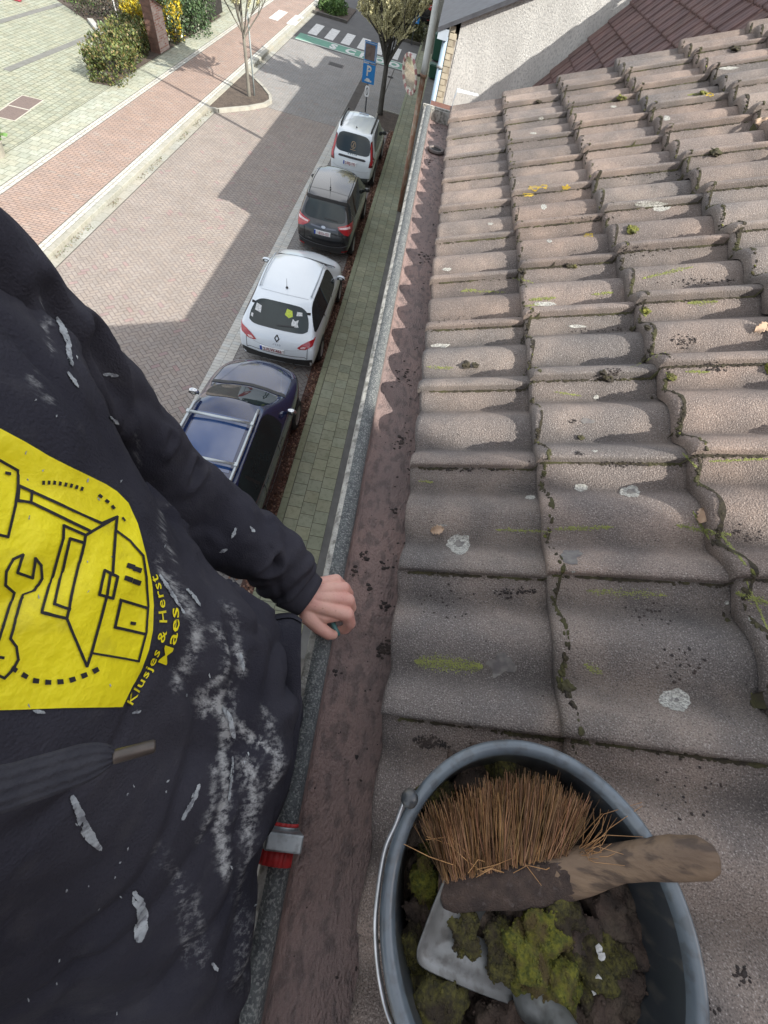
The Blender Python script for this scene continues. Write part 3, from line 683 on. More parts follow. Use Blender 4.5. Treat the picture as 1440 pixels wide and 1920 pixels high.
def boxy_white(x, y, sc=(1,1,1)):
    P = thing('parked_car', 'white boxy estate car with black roof rails at the far end of the row', 'car', (x, y, 0), R(90), 'cars parked along the kerb'); P.scale = sc
    body = paint('cool_white_paint', (.66,.72,.75), (.63,.69,.72))
    S_ = [st([.14,.02,-.02,.03,.10,.34], [.24,.36,.66,.96,1.06,1.57], [.68,.80,.85,.84,.82,.70]),
          st([.42,.42,.42,.42,.42,.52], [.22,.34,.66,.98,1.07,1.61], [.76,.86,.89,.88,.86,.705]),
          st([1.25,1.25,1.25,1.25,1.25,1.3], [.22,.34,.66,.96,1.05,1.65], [.78,.87,.89,.885,.87,.71]),
          st([2.3,2.3,2.3,2.3,2.3,2.2], [.22,.34,.66,.94,1.03,1.64], [.78,.87,.89,.885,.87,.71]),
          st([3.05,3.05,3.05,3.05,2.95,2.65], [.22,.34,.66,.92,1.01,1.56], [.78,.87,.89,.885,.87,.67]),
          st([3.55,3.55,3.55,3.55,3.52,3.45], [.22,.34,.66,.90,.98,1.06], [.78,.87,.89,.88,.85,.76]),
          st([4.1,4.1,4.1,4.1,4.1,4.05], [.22,.34,.64,.84,.90,.97], [.74,.84,.87,.85,.82,.72]),
          st([4.42,4.5,4.52,4.48,4.42,4.35], [.26,.36,.58,.74,.80,.84], [.6,.7,.72,.7,.68,.6])]
    b, bv = car_body(P, S_, .03, .05, .14, body, {1,2,3}, (4,5))
    decal(P, bv, 'rear', [[(-.80,.22),(-.3,.22),(.3,.22),(.80,.22),(.86,.46),(.4,.40),(0,.39),(-.4,.40),(-.86,.46)]], mat('grey_plastic', (.06,.075,.07), (.08,.095,.09), .6, 20), 'rear_bumper_skirt', .008, .07)
    for f in (lambda p: p, mir):
        decal(P, bv, 'rear', [f([(.70,1.50),(.645,1.46),(.68,1.2),(.72,1.0),(.69,.80),(.84,.80),(.87,.98),(.80,1.12),(.76,1.3)])], m_redd, 'tail_lamp', .010, .05)
        decal(P, bv, 'rear', [f([(.69,1.44),(.665,1.40),(.71,1.15),(.755,1.0),(.73,.88),(.81,.87),(.83,.97),(.775,1.12),(.735,1.3)])], m_red, 'lamp_lens', .014, .05)
    decal(P, bv, 'rear', [[(.50,.99),(-.50,.99),(-.56,.955),(-.50,.93),(.50,.93),(.56,.955)]], m_trim, 'tailgate_trim', .012)
    cartext(P, bv, 'DACIA', .075, .0, 1.035, mat('dark_lettering', (.05,.08,.08)), 'lettering', .008, 1.9, .002)
    plate(P, bv, '2-FEJ-192', .06, .79)
    lines(P, bv, 'rear', [[(.80,.70),(.6,.62),(.3,.60),(0,.595),(-.3,.60),(-.6,.62),(-.80,.70)]], .010, MATS['pale_seam'], 'tailgate_seam')
    lines(P, bv, 'rear', [[(.055*math.cos(R(a))*1.6, 1.30+.09*math.sin(R(a))) for a in range(0,361,18)],[(.04,1.36),(-.02,1.30),(.03,1.27),(-.05,1.23)],[(-.04,1.36),(.03,1.25)],[(.10,1.17),(-.10,1.17)]], .014, mat('bronze_sticker', (.30,.20,.10), rough=.5), 'window_sticker', .006)
    lines(P, bv, 'rear', [[(.0,1.135),(-.05,1.14)]], .03, m_trim, 'wiper', .02)
    rails(P, [(.62,.60,1.63),(.72,.61,1.69),(1.5,.625,1.715),(2.3,.61,1.70),(2.45,.60,1.64)], .035, m_trim)
    for a in (-.36,-.12,.12,.36): lines(P, bv, 'top', [[(.75,a),(2.4,a)]], .016, MATS['pale_seam'], 'roof_rib', .003)
    antenna(P, .72, 1.66, .08, .4)
    for vw in ('right','left'):
        lines(P, bv, vw, [[(2.3,1.02),(2.25,1.6)]], .06, m_gap, 'window_pillar', .004)
        lines(P, bv, vw, [[(2.3,1.0),(2.35,.6),(2.3,.36)],[(1.30,1.04),(1.3,.8),(1.1,.55)],[(3.2,1.0),(3.22,.5),(3.15,.36)]], .010, m_gap, 'door_seam')
        lines(P, bv, vw, [[(1.42,.93),(1.58,.93)],[(2.42,.92),(2.58,.92)]], .035, m_chrome, 'door_handle', .02)
        lines(P, bv, vw, [[(1.1,.34),(3.3,.34)]], .08, m_trim, 'sill_guard', .006)
    arches(P, bv, (.80, 3.65), .39); wheels(P, (.80, 3.65), 1.78, .335); mirror(P, 2.98, .87, 1.08, m_trim)
    return P

def suv_blue(x, y, sc=(1,1,1)):
    P = thing('parked_car', 'dark blue car with silver roof rails and two cross bars nearest below the sleeve', 'car', (x, y, 0), R(90), 'cars parked along the kerb'); P.scale = sc
    body = paint('navy_paint', (.010,.020,.070), (.013,.026,.085), .15)
    S_ = [st([.14,.02,-.03,.05,.14,.48], [.22,.34,.66,.96,1.10,1.50], [.68,.80,.87,.85,.81,.58]),
          st([.42,.42,.42,.42,.44,.72], [.20,.32,.66,.98,1.10,1.56], [.76,.87,.92,.91,.87,.60]),
          st([1.25,1.25,1.25,1.25,1.25,1.3], [.20,.32,.66,.96,1.07,1.605], [.78,.88,.92,.915,.89,.61]),
          st([2.15,2.15,2.15,2.15,2.15,2.1], [.20,.32,.66,.94,1.04,1.61], [.78,.88,.92,.915,.89,.61]),
          st([2.75,2.75,2.75,2.75,2.7,2.45], [.20,.32,.66,.92,1.02,1.56], [.78,.88,.92,.915,.89,.59]),
          st([3.35,3.35,3.35,3.35,3.32,3.22], [.20,.32,.66,.90,.99,1.07], [.78,.88,.92,.91,.88,.78]),
          st([3.95,3.95,3.95,3.95,3.92,3.88], [.20,.32,.64,.84,.92,.98], [.76,.86,.89,.87,.84,.73]),
          st([4.30,4.38,4.38,4.32,4.26,4.18], [.24,.34,.60,.76,.83,.87], [.62,.70,.73,.71,.68,.60])]
    b, bv = car_body(P, S_, .03, .07, .20, body, {1,2,3}, (4,5))
    decal(P, bv, 'top', [[(2.1,.44),(2.1,-.44),(1.0,-.44),(1.0,.44)]], mat('roof_glass', (.02,.055,.17), rough=.03, coat=1, spec=1.0), 'glass_roof', .005, .1)
    decal(P, bv, 'top', [[(3.36,.72),(3.44,.35),(3.47,0),(3.44,-.35),(3.36,-.72),(3.25,-.74),(3.35,-.35),(3.38,0),(3.35,.35),(3.25,.74)]], m_trim, 'cowl', .010, .08)
    for sd in (1,-1): lines(P, bv, 'top', [[(3.42,.62*sd),(3.8,.52*sd),(4.15,.42*sd)]], .03, mat('navy_crease', (.03,.045,.10), rough=.15, coat=1), 'bonnet_crease', .004)
    lines(P, bv, 'top', [[(3.38,.74),(3.9,.71),(4.2,.60),(4.33,.3),(4.38,0),(4.33,-.3),(4.2,-.60),(3.9,-.71),(3.38,-.74)]], .010, m_gap, 'bonnet_seam')
    m_rail = mat('silver_rail', (.50,.54,.55), (.44,.48,.49), .32, 4, metal=.55)
    rails(P, [(.62,.52,1.585),(.78,.53,1.65),(1.5,.545,1.68),(2.2,.535,1.665),(2.38,.52,1.60)], .028, m_rail)
    rails(P, [(.50,.515,1.56),(.70,.525,1.625)], .031, m_trim, 'rail_foot')
    for xx in (1.12, 1.98):
        q = MB(); q.tube([(xx,-.53,1.70),(xx,.53,1.70)], .026, 10); q = q.build('cross_bar', m_rail, P, True)
        for sd in (-1,1):
            k = MB(); k.box(xx-.035, xx+.035, sd*.54-.03, sd*.54+.03, 1.65, 1.725); bevel(k.build('bar_clamp', m_rail, q), .01)
    for vw in ('right','left'):
        lines(P, bv, vw, [[(2.15,1.02),(2.1,1.56)],[(1.22,1.05),(1.05,1.52)]], .06, m_gap, 'window_pillar', .004)
        lines(P, bv, vw, [[(.48,1.16),(.9,1.09),(1.5,1.065),(2.2,1.04),(3.05,1.01)]], .018, m_chrome, 'window_trim', .008)
        lines(P, bv, vw, [[(2.15,1.02),(2.2,.6),(2.15,.34)],[(1.25,1.06),(1.25,.8),(1.05,.55)],[(3.05,1.0),(3.1,.5),(3.05,.34)]], .010, m_gap, 'door_seam')
        lines(P, bv, vw, [[(1.36,.92),(1.52,.92)],[(2.28,.90),(2.44,.90)]], .03, body, 'door_handle', .02)
        decal(P, bv, vw, [[(4.02,.80),(4.3,.76),(4.3,.68),(4.1,.70)]], m_lampw, 'headlamp', .008)
    for f in (lambda p: p, mir): decal(P, bv, 'rear', [f([(.85,1.10),(.80,1.14),(.55,1.08),(.50,1.0),(.66,.92),(.86,.94)])], m_red, 'tail_lamp', .012, .05)
    plate(P, bv, '1-SLK-704', 0, .80)
    arches(P, bv, (.80, 3.55), .39); wheels(P, (.80, 3.55), 1.84, .335)
    mirror(P, 2.95, .90, 1.10, m_chrome)
    return P
CARSET = dict(blue=(-2.47,2.35,(1.03,1.0,1.0)), clio=(-2.44,7.72,(.96,1.09,.97)), cmax=(-2.40,12.95,(.93,.94,.94)), jog=(-2.42,18.25,(.93,.93,.95)))
for fn, k in ((suv_blue,'blue'),(estate_white,'clio'),(carrier_dark,'cmax'),(boxy_white,'jog')): fn(*CARSET[k])
# ------------------------------------------------------------------ the person on the ladder
def rel(p): return Vector((p[0], p[1], H0+p[2]))
def capsule(mb, p, q, r1, r2, n=20):
    p, q = Vector(p), Vector(q); d = q-p; L = d.length; ax = d.normalized(); a = ax.orthogonal().normalized(); b = ax.cross(a); rows = []
    for k in range(-5, 1): t = R(90*k/5.5); rows.append((p+ax*r1*math.sin(t), r1*math.cos(t)))
    for k in range(0, 6): t = R(90*k/5.5); rows.append((q+ax*r2*math.sin(t), r2*math.cos(t)))
    mb.grid([[c+(a*math.cos(2*math.pi*i/n)+b*math.sin(2*math.pi*i/n))*r for i in range(n)] for c, r in rows], True, None, True)
def fuse(mb, voxel, smooth=3, f=.6):
    o = bpy.data.objects.new('tmp', mb.mesh('tmp', None)); COL.objects.link(o)
    bm = bmesh.new(); bm.from_mesh(o.data); bmesh.ops.recalc_face_normals(bm, faces=bm.faces); bm.to_mesh(o.data); bm.free()
    r = o.modifiers.new('r', 'REMESH'); r.mode = 'VOXEL'; r.voxel_size = voxel
    if smooth: s = o.modifiers.new('s', 'SMOOTH'); s.iterations = smooth; s.factor = f
    me = evalmesh(o); bpy.data.objects.remove(o); me.polygons.foreach_set('use_smooth', [True]*len(me.polygons)); return me
person = thing('person', 'worker in a paint smeared dark sweatshirt with one bare hand on the gutter edge', 'person', (-.3, 0, 0))
PB = Vector((-.3,0,0))
def shift(me, v):
    me.transform(Matrix.Translation(v)); return me
def pobj(name, me, m, parent=person):
    me.materials.clear(); me.materials.append(m); shift(me, -PB); return meshobj(name, me, parent)

def rubbed(n, L, mix, noise_, col, mp):
    a = n.new('ShaderNodeAttribute'); a.attribute_name = 'rub'; m2 = n.new('ShaderNodeMapping'); m2.inputs['Scale'].default_value = (1, 1, .11); t = n.new('ShaderNodeTexCoord'); L.new(t.outputs['Object'], m2.inputs[0])
    q = n.new('ShaderNodeTexNoise'); q.inputs['Scale'].default_value = 150; q.inputs['Detail'].default_value = 8; q.inputs['Roughness'].default_value = .72; L.new(m2.outputs[0], q.inputs['Vector'])
    f = n.new('ShaderNodeMath'); f.operation = 'MULTIPLY_ADD'; f.inputs[1].default_value = 6.5; f.inputs[2].default_value = -3.45; L.new(q.outputs[0], f.inputs[0])
    g = n.new('ShaderNodeMath'); g.operation = 'ADD'; L.new(f.outputs[0], g.inputs[0]); L.new(a.outputs['Fac'], g.inputs[1])
    h = n.new('ShaderNodeMath'); h.operation = 'MULTIPLY'; h.use_clamp = True; L.new(g.outputs[0], h.inputs[0]); L.new(a.outputs['Fac'], h.inputs[1])
    return mix(h.outputs[0], col, (.42,.43,.43))
m_hood = mat('sweatshirt', (.028,.028,.039), (.050,.049,.061), .95, 5, 34, (.085,.082,.088), 1.0, 420, amt2=.3, spec=.15, bdist=.0016, lo2=.55, hi2=.75, extra=rubbed)
m_skin = mat('skin', (.68,.40,.325), (.60,.30,.25), .5, 22, 160, (.30,.15,.10), .6, 260, amt2=.35, bdist=.0012, lo2=.64, hi2=.72, spec=.35)
m_skin.node_tree.nodes['Principled BSDF'].inputs['Subsurface Weight'].default_value = .12
m_skin.node_tree.nodes['Principled BSDF'].inputs['Subsurface Radius'].default_value = (.01,.004,.002)

# sweatshirt: torso loft + sleeves, fused into one cloth surface
hb = MB(); NR = 56
rings = [(-.085,-.43,.05,.085,.11,2.0),(-.13,-.42,.05,.12,.17,2.1),(-.19,-.40,.055,.17,.225,2.3),(-.26,-.375,.05,.185,.245,2.4),(-.33,-.345,.045,.19,.25,2.5),
         (-.40,-.315,.04,.185,.25,2.6),(-.47,-.29,.02,.19,.245,2.7),(-.54,-.265,-.005,.20,.235,2.8),(-.61,-.24,-.04,.205,.235,3.0),(-.68,-.225,-.095,.210,.265,3.4),
         (-.75,-.215,-.135,.200,.305,3.8),(-.82,-.22,-.15,.196,.32,3.6),(-.88,-.235,-.15,.18,.31,3.2)]
def lerp_rings(t):
    k = min(int(t), len(rings)-2); f = t-k; f = f*f*(3-2*f)*.5+f*.5
    return [a+(b-a)*f for a, b in zip(rings[k], rings[k+1])]
rows = []
for i in range((len(rings)-1)*5+1):
    z, cx, cy, a, b, e = lerp_rings(i/5); rr = []
    kz = max(0, min(1, (-z-.26)/.16))*max(0, min(1, (z+.70)/.10))
    for k in range(NR):
        t = 2*math.pi*k/NR; c, s = math.cos(t), math.sin(t)
        fold = .004*math.sin(t*9+z*9)*max(0, (-z-.35)*2)+ .006*math.sin(t*5-z*14)*max(0, (-z-.3))
        yy_ = cy+(b+fold)*math.copysign(abs(s)**(2/e), s); xx_ = cx+(a+fold)*math.copysign(abs(c)**(2/e), c)
        rr.append(rel((xx_-(.72*kz*max(0, yy_-.10) if c > 0 else 0), yy_, z)))
    rows.append(rr)
hb.grid(rows, True, None, True)
def sleeve(path, n=26, fs=1, tgt=None):
    P_ = [Vector(p[:3]) for p in path]; rd = [p[3] for p in path]; out = []
    m = len(P_)-1; N = 90
    for i in range(N+1):
        t = i/N*m; k = min(int(t), m-1); f = t-k
        p0, p1, p2, p3 = P_[max(k-1,0)], P_[k], P_[k+1], P_[min(k+2,m)]
        pt = .5*((2*p1)+(p2-p0)*f+(2*p0-5*p1+4*p2-p3)*f*f+(3*p1-p0-3*p2+p3)*f**3); r = rd[k]+(rd[k+1]-rd[k])*f
        u = i/N; r += fs*(.0035*math.sin(u*58+2*math.sin(u*9))*(.25+u*1.0) if u > .35 else .003*math.sin(u*30))
        out.append((rel(pt), r))
    rows = []
    for i, (p, r) in enumerate(out):
        d = (out[min(i+1,N)][0]-out[max(i-1,0)][0]).normalized(); a = d.cross(Vector((0,0,1))).normalized(); b = d.cross(a)
        rows.append([p+(a*math.cos(2*math.pi*j/n)+b*math.sin(2*math.pi*j/n))*(r*(1+.07*math.sin(2*math.pi*j/n*2+i*.16)+.05*math.sin(2*math.pi*j/n*3-i*.23))) for j in range(n)])
    (tgt or hb).grid(rows, True, None, True)
ARM = [(-.42,.16,-.17,.095),(-.385,.27,-.225,.096),(-.360,.30,-.37,.080),(-.325,.312,-.505,.072),(-.275,.308,-.605,.068),(-.20,.292,-.685,.074),(-.138,.284,-.742,.071),(-.100,.263,-.778,.061),(-.078,.251,-.793,.050)]
slb = MB(); sleeve(ARM, tgt=slb)
sleeve([(-.41,-.05,-.21,.085),(-.40,-.16,-.25,.085),(-.36,-.27,-.33,.075),(-.31,-.33,-.36,.068),(-.24,-.31,-.26,.06),(-.17,-.26,-.15,.052),(-.12,-.21,-.08,.044)])
hme = fuse(hb, .0046, 7, .6); sme = fuse(slb, .0046, 5, .6)
def crease(c, path, wd, dp):         # soft valley with raised lips along a line drawn on the cloth
    best = 9
    for a_, b_2 in zip(path, path[1:]):
        ab = b_2-a_; t = max(0, min(1, (c-a_).dot(ab)/ab.length_squared)); best = min(best, (c-a_-ab*t).length)
    u = best/wd; return -dp*math.exp(-u*u*3)+dp*.55*math.exp(-(u-1.25)**2*4) if u < 3 else 0
def px(c):
    d = c-EYE; q = d.dot(fw); return (720+FPX*d.dot(CX)/q, 960+FPX*d.dot(CY)/q) if q > .02 else (-9e3, -9e3)
# where dried paint is rubbed into the cloth: path in the picture of the print side, half width, strength
RUB = [([(318,1085),(345,1130),(362,1180),(350,1240),(335,1290)],13,.8),([(395,1180),(420,1210),(412,1260),(384,1300),(392,1340)],11,.8),([(444,1215),(456,1260)],9,1.0),([(410,1318),(430,1340),(442,1385)],15,1.3),([(425,1300),(400,1318)],14,.8),
  ([(455,1360),(480,1385),(510,1410),(505,1470)],11,.95),([(436,1400),(430,1480),(424,1560),(430,1640)],14,.95),([(468,1430),(474,1500),(470,1580)],12,.85),([(412,1440),(398,1520),(385,1580)],9,.7),([(500,1330),(516,1400),(500,1470)],9,.6),
  ([(490,1480),(478,1560),(466,1640)],9,.6),([(340,1640),(345,1720),(350,1800)],10,.5),([(362,1680),(372,1740),(380,1800)],14,.45),([(300,1050),(322,1100)],8,.7),([(370,1205),(345,1262)],9,.6),([(440,1280),(450,1340)],10,.5),
  ([(420,1130),(446,1170),(450,1205)],8,.5),([(300,960),(312,1010),(334,1050)],7,.5),([(54,708),(90,752)],11,.45),([(80,560),(90,610),(97,660)],6,.6),([(248,808),(262,870)],8,.3),([(470,1640),(462,1760),(440,1850)],12,.4),([(300,1600),(330,1640)],18,.25),([(180,1000),(250,1060)],1,.0)]
def rubv(c, n):
    if n.dot(EYE-c) < 0: return 0
    u, v = px(c); best = 0
    if u < -50 or v < 480 or v > 1960: return 0
    for path, wd, st_ in RUB:
        if not (min(p[0] for p in path)-3*wd < u < max(p[0] for p in path)+3*wd and min(p[1] for p in path)-3*wd < v < max(p[1] for p in path)+3*wd): continue
        dm = 1e9
        for (x0,y0),(x1,y1) in zip(path, path[1:]):
            L2 = (x1-x0)**2+(y1-y0)**2; t = max(0,min(1,((u-x0)*(x1-x0)+(v-y0)*(y1-y0))/L2)); dm = min(dm, math.hypot(u-x0-t*(x1-x0), v-y0-t*(y1-y0)))
        best = max(best, st_*math.exp(-(dm/wd)**2*.9))
    return best
CR = [([at(190,640,H0-.30), at(245,760,H0-.36), at(285,860,H0-.42), at(297,950,H0-.47), at(330,1020,H0-.53), at(400,1090,H0-.58), at(470,1150,H0-.63)], .020, .010),
      ([at(110,560,H0-.24), at(170,680,H0-.30), at(225,780,H0-.35), at(262,850,H0-.40)], .018, .005),
      ([at(330,820,H0-.45), at(300,900,H0-.45)], .012, .005), ([at(380,870,H0-.53), at(345,960,H0-.53)], .012, .005),
      ([at(395,1010,H0-.6), at(440,1075,H0-.63), at(520,1100,H0-.68)], .010, .005), ([at(500,990,H0-.68), at(520,1060,H0-.68), at(470,1110,H0-.68)], .012, .006),
      ([at(380,1260,H0-.52), at(400,1380,H0-.56), at(395,1500,H0-.6), at(360,1640,H0-.64)], .016, .006), ([at(430,1250,H0-.56), at(450,1400,H0-.62), at(440,1560,H0-.66), at(415,1700,H0-.7)], .014, .006),
      ([at(490,1320,H0-.62), at(500,1420,H0-.66), at(480,1560,H0-.7)], .012, .006), ([at(345,1570,H0-.56), at(230,1690,H0-.56), at(100,1800,H0-.56)], .020, .006)]
def drape(me, front):
    N_ = [v.normal.copy() for v in me.vertices]; C_ = [v.co.copy() for v in me.vertices]; flat = []; at_ = me.attributes.new('rub', 'FLOAT', 'POINT')
    for i, (c, n) in enumerate(zip(C_, N_)):
        rz = c.z-H0
        low = (min(1, max(0, (-rz-.34)*3.2)) if c.y < .2 else .15) if front else .1
        w1 = noise.noise(Vector((c.y*11+1.3, c.z*3.2, c.x*3)))*.014*low + noise.noise(Vector((c.y*26, c.z*6+c.y*7, 4)))*.010*low
        w2 = noise.noise(Vector((c.x*9, c.y*9, c.z*9)))*.006 + noise.noise(Vector((c.x*22+7, c.y*22, c.z*18)))*.0052 + noise.noise(Vector((c.x*60, c.y*60, c.z*60)))*.0008
        rid = -(1-min(1,abs(noise.noise(Vector((c.y*7+c.z*5+3, c.z*3-c.y*3, c.x*2))))*6))*.009*low - (1-min(1,abs(noise.noise(Vector((c.x*8+c.z*6, c.y*9-c.z*4+9, c.z*8))))*7))*(.006 if front else .004)
        k = 2.3*sum(crease(c, *q) for q in CR) if n.dot(EYE-c) > -.05 else 0
        flat += list(c + n*(w1+w2+rid+k)); at_.data[i].value = rubv(c, n)
    me.vertices.foreach_set('co', flat); me.update()
drape(hme, True); drape(sme, False)
nh_ = len(hme.vertices); bvhood = BVHTree.FromPolygons([v.co.copy() for v in hme.vertices]+[v.co.copy() for v in sme.vertices], [tuple(p.vertices) for p in hme.polygons]+[tuple(nh_+k for k in p.vertices) for p in sme.polygons])
sweat = pobj('sweatshirt', hme, m_hood); pobj('sleeve', sme, m_hood)
# cuff
cb = MB(); 
cu = [(-.088,.252,-.788,.043),(-.076,.248,-.795,.041),(-.060,.242,-.801,.0385),(-.047,.237,-.805,.0365)]
rows = []
for (x,y,z,r) in cu + [(-.047,.237,-.805,.032),(-.07,.246,-.797,.034)]:
    p = rel((x,y,z)); d = Vector((.041,-.015,-.017)).normalized(); a = d.cross(Vector((0,0,1))).normalized(); b = d.cross(a)
    rows.append([p+(a*math.cos(2*math.pi*j/64)*1.22+b*math.sin(2*math.pi*j/64)*.85)*(r+.0006*(j%2)) for j in range(64)])
cb.grid(rows, True); pobj('cuff', cb.mesh('cuff', m_hood, True), m_hood)
# kangaroo pocket flap with its open mouth facing the street
def crv(pts, n):
    pts = [Vector(p) for p in pts]; m = len(pts)-1; out = []
    for i in range(n+1):
        t = i/n*m; k = min(int(t), m-1); f = t-k; p0, p1, p2, p3 = pts[max(k-1,0)], pts[k], pts[k+1], pts[min(k+2,m)]
        out.append(.5*((2*p1)+(p2-p0)*f+(2*p0-5*p1+4*p2-p3)*f*f+(3*p1-p0-3*p2+p3)*f**3))
    return out
pb = MB()
mouth = crv([at(484,1182,H0-.66), at(512,1178,H0-.655), at(540,1172,H0-.65), at(566,1166,H0-.645)], 16)
mid1 = crv([at(480,1235,H0-.68), at(510,1240,H0-.665), at(545,1242,H0-.655), at(563,1235,H0-.65)], 16)
mid2 = crv([at(478,1300,H0-.70), at(505,1320,H0-.69), at(545,1325,H0-.67), at(566,1300,H0-.66)], 16)
low = crv([at(470,1380,H0-.73), at(500,1440,H0-.72), at(530,1440,H0-.71), at(560,1380,H0-.70)], 16)
lo2 = crv([at(462,1480,H0-.76), at(482,1560,H0-.76), at(505,1560,H0-.76), at(540,1480,H0-.75)], 16)
back = crv([at(484,1182,H0-.70), at(505,1158,H0-.72), at(545,1152,H0-.72), at(566,1166,H0-.69)], 16)
pb.grid([back, mouth, mid1, mid2, low, lo2])
po = pobj('pocket', pb.mesh('pocket', m_hood, True), m_hood)
sd_ = po.modifiers.new('s', 'SUBSURF'); sd_.levels = sd_.render_levels = 2; s2_ = po.modifiers.new('t', 'SOLIDIFY'); s2_.thickness = .003
pi = MB(); pi.grid([crv([at(484,1182,H0-.665), at(512,1163,H0-.68), at(545,1158,H0-.68), at(565,1167,H0-.65)], 12), crv([at(470,1200,H0-.80), at(500,1185,H0-.80), at(530,1180,H0-.80), at(560,1190,H0-.80)], 12)])
pobj('pocket_lining', pi.mesh('pocket_lining', None, True), mat('pocket_dark', (.008,.008,.011), rough=.95))
pen = MB(); pen.tube([at(510,1172,H0-.66), at(503,1210,H0-.74)], .0045, 10); pobj('marker_pen', pen.mesh('marker_pen', None, True), mat('pen_grey', (.12,.14,.15), rough=.5))
# body: head, arms, legs, and the left hand gripping the rim
bb = MB()
bb.ico(rel((-.43,.05,.045)), .098, .077, .118, 3); capsule(bb, rel((-.44,.05,-.14)), rel((-.43,.05,-.02)), .062, .06)
bb.ico(rel((-.337,.05,.035)), .022, .015, .026, 2); bb.ico(rel((-.36,.05,-.035)), .03, .035, .025, 2)
for s in (-1, 1): bb.ico(rel((-.44,.05+s*.078,.035)), .022, .010, .032, 2)
for a, b, r1, r2 in (((-.42,.04,-.22),(-.32,-.02,-.6),.095,.10),((-.32,-.02,-.6),(-.27,-.03,-.85),.10,.12),((-.38,.2,-.27),(-.325,.32,-.58),.05,.042),((-.325,.32,-.58),(-.075,.248,-.795),.042,.028),
    ((-.38,-.15,-.27),(-.31,-.32,-.35),.05,.042),((-.31,-.32,-.35),(-.09,-.18,-.05),.042,.026),((-.27,.06,-.88),(-.24,.08,-1.30),.085,.06),((-.24,.08,-1.30),(-.29,.08,-1.70),.055,.04),
    ((-.27,-.10,-.88),(-.24,-.12,-1.30),.085,.06),((-.24,-.12,-1.30),(-.29,-.12,-1.70),.055,.04)): capsule(bb, rel(a), rel(b), r1, r2)
# raised right hand behind the lens
for k in range(4): capsule(bb, rel((-.06,-.17+k*.02,-.02)), rel((-.035,-.165+k*.02,.035)), .010, .008, 10)
capsule(bb, rel((-.08,-.17,-.03)), rel((-.055,-.13,.01)), .024, .020)
bme = fuse(bb, .008, 3)
hm = MB()
def chain(pts, rs):
    pts = [rel(p) for p in pts]
    for i in range(len(pts)-1): capsule(hm, pts[i], pts[i+1], rs[i], rs[i+1], 18)
W_ = (-.056,.241,-.803)
chain([(-.11,.262,-.785), (-.075,.248,-.797), W_], [.026,.027,.026])
F4 = [[(.000,.288,-.820),(.014,.287,-.842),(.026,.276,-.868),(.024,.267,-.882)],
      [(.020,.271,-.815),(.032,.269,-.840),(.034,.256,-.870),(.026,.249,-.884)],
      [(.033,.246,-.813),(.043,.240,-.842),(.039,.229,-.872),(.029,.225,-.884)],
      [(.036,.217,-.816),(.047,.206,-.843),(.041,.197,-.866),(.027,.195,-.876)]]
RR = [(.0130,.0112,.0095,.0080),(.0142,.0122,.0100,.0085),(.0150,.0126,.0104,.0088),(.0150,.0126,.0102,.0088)]
for i, fp in enumerate(F4):
    chain(fp, RR[i])
    o = (-.060,.252-.010*i,-.806); mid = tuple(o[k]*.5+fp[0][k]*.5+(0,0,.002)[k] for k in range(3))
    chain([o, mid, fp[0]], [.0175,.0155,RR[i][0]])
for a, b in zip(F4, F4[1:]): chain([tuple(a[0][k]*.62-.056*.38*(k==0)+(.245*.38 if k==1 else 0)-(.803*.38 if k==2 else 0) for k in range(3)), tuple(b[0][k]*.62-.056*.38*(k==0)+(.245*.38 if k==1 else 0)-(.803*.38 if k==2 else 0) for k in range(3))], [.0125,.0125])
chain([(-.062,.232,-.812),(-.040,.200,-.820),(-.016,.184,-.830),(.006,.176,-.838),(.016,.177,-.844)], [.019,.0185,.0145,.0125,.0100])
chain([(-.050,.215,-.815),(-.010,.205,-.822),(.022,.214,-.822)], [.016,.014,.012])
for i, fp in enumerate(F4):          # knuckles and tendons
    p = rel(fp[0]); hm.ico(p+Vector((-.001,0,.0045)), .0085, .0075, .0105, 2)
    chain([(fp[0][0]-.004, fp[0][1], fp[0][2]+.0078), (-.045, .247-.007*i, -.791)], [.0042,.0028])
hme2 = fuse(hm, .0017, 4, .5)
bmj = bmesh.new(); bmj.from_mesh(bme); bmj.from_mesh(hme2); bmj.to_mesh(bme); bmj.free()
bme.polygons.foreach_set('use_smooth', [True]*len(bme.polygons)); body = pobj('body', bme, m_skin)
m_nail = mat('fingernail', (.62,.42,.34), rough=.35)
# drawstring in front of the chest
def flatcord(pts, wd, th, m, name, n=72, rib=1):
    P_ = [Vector(p) for p in pts]; rows = []
    for i, p in enumerate(P_):
        d = (P_[min(i+1,len(P_)-1)]-P_[max(i-1,0)]).normalized(); vw = (EYE-p).normalized(); a = d.cross(vw).normalized(); b = d.cross(a)
        w_ = wd[i]/2; rows.append([p+a*w_*math.cos(2*math.pi*j/n)+b*(th/2)*math.sin(2*math.pi*j/n)*(1+.22*rib*math.cos(j*2*math.pi/6)) for j in range(n)])
    b_ = MB(); b_.grid(rows, True, None, True); return pobj(name, b_.mesh(name, m, True), m)
cp = crv([at(-90,1495,H0-.215), at(0,1480,H0-.222), at(60,1462,H0-.227), at(130,1440,H0-.232), at(185,1424,H0-.236), at(214,1419,H0-.238)], 30)
cd = flatcord(cp, [.0185-.001*min(1,i/18) - (.0115*max(0,(i-19)/11)**1.6) for i in range(31)], .0045, mat('cord_fabric', (.022,.022,.030), (.036,.036,.044), .95, 90, bump=1, bs=600, bdist=.001), 'drawstring')
ag = MB(); a0, a1 = at(212,1420,H0-.238), at(292,1398,H0-.243); ag.tube([a0, a0.lerp(a1,.05), a0.lerp(a1,.95), a1], [.0029,.0032,.0031,.0024], 14)
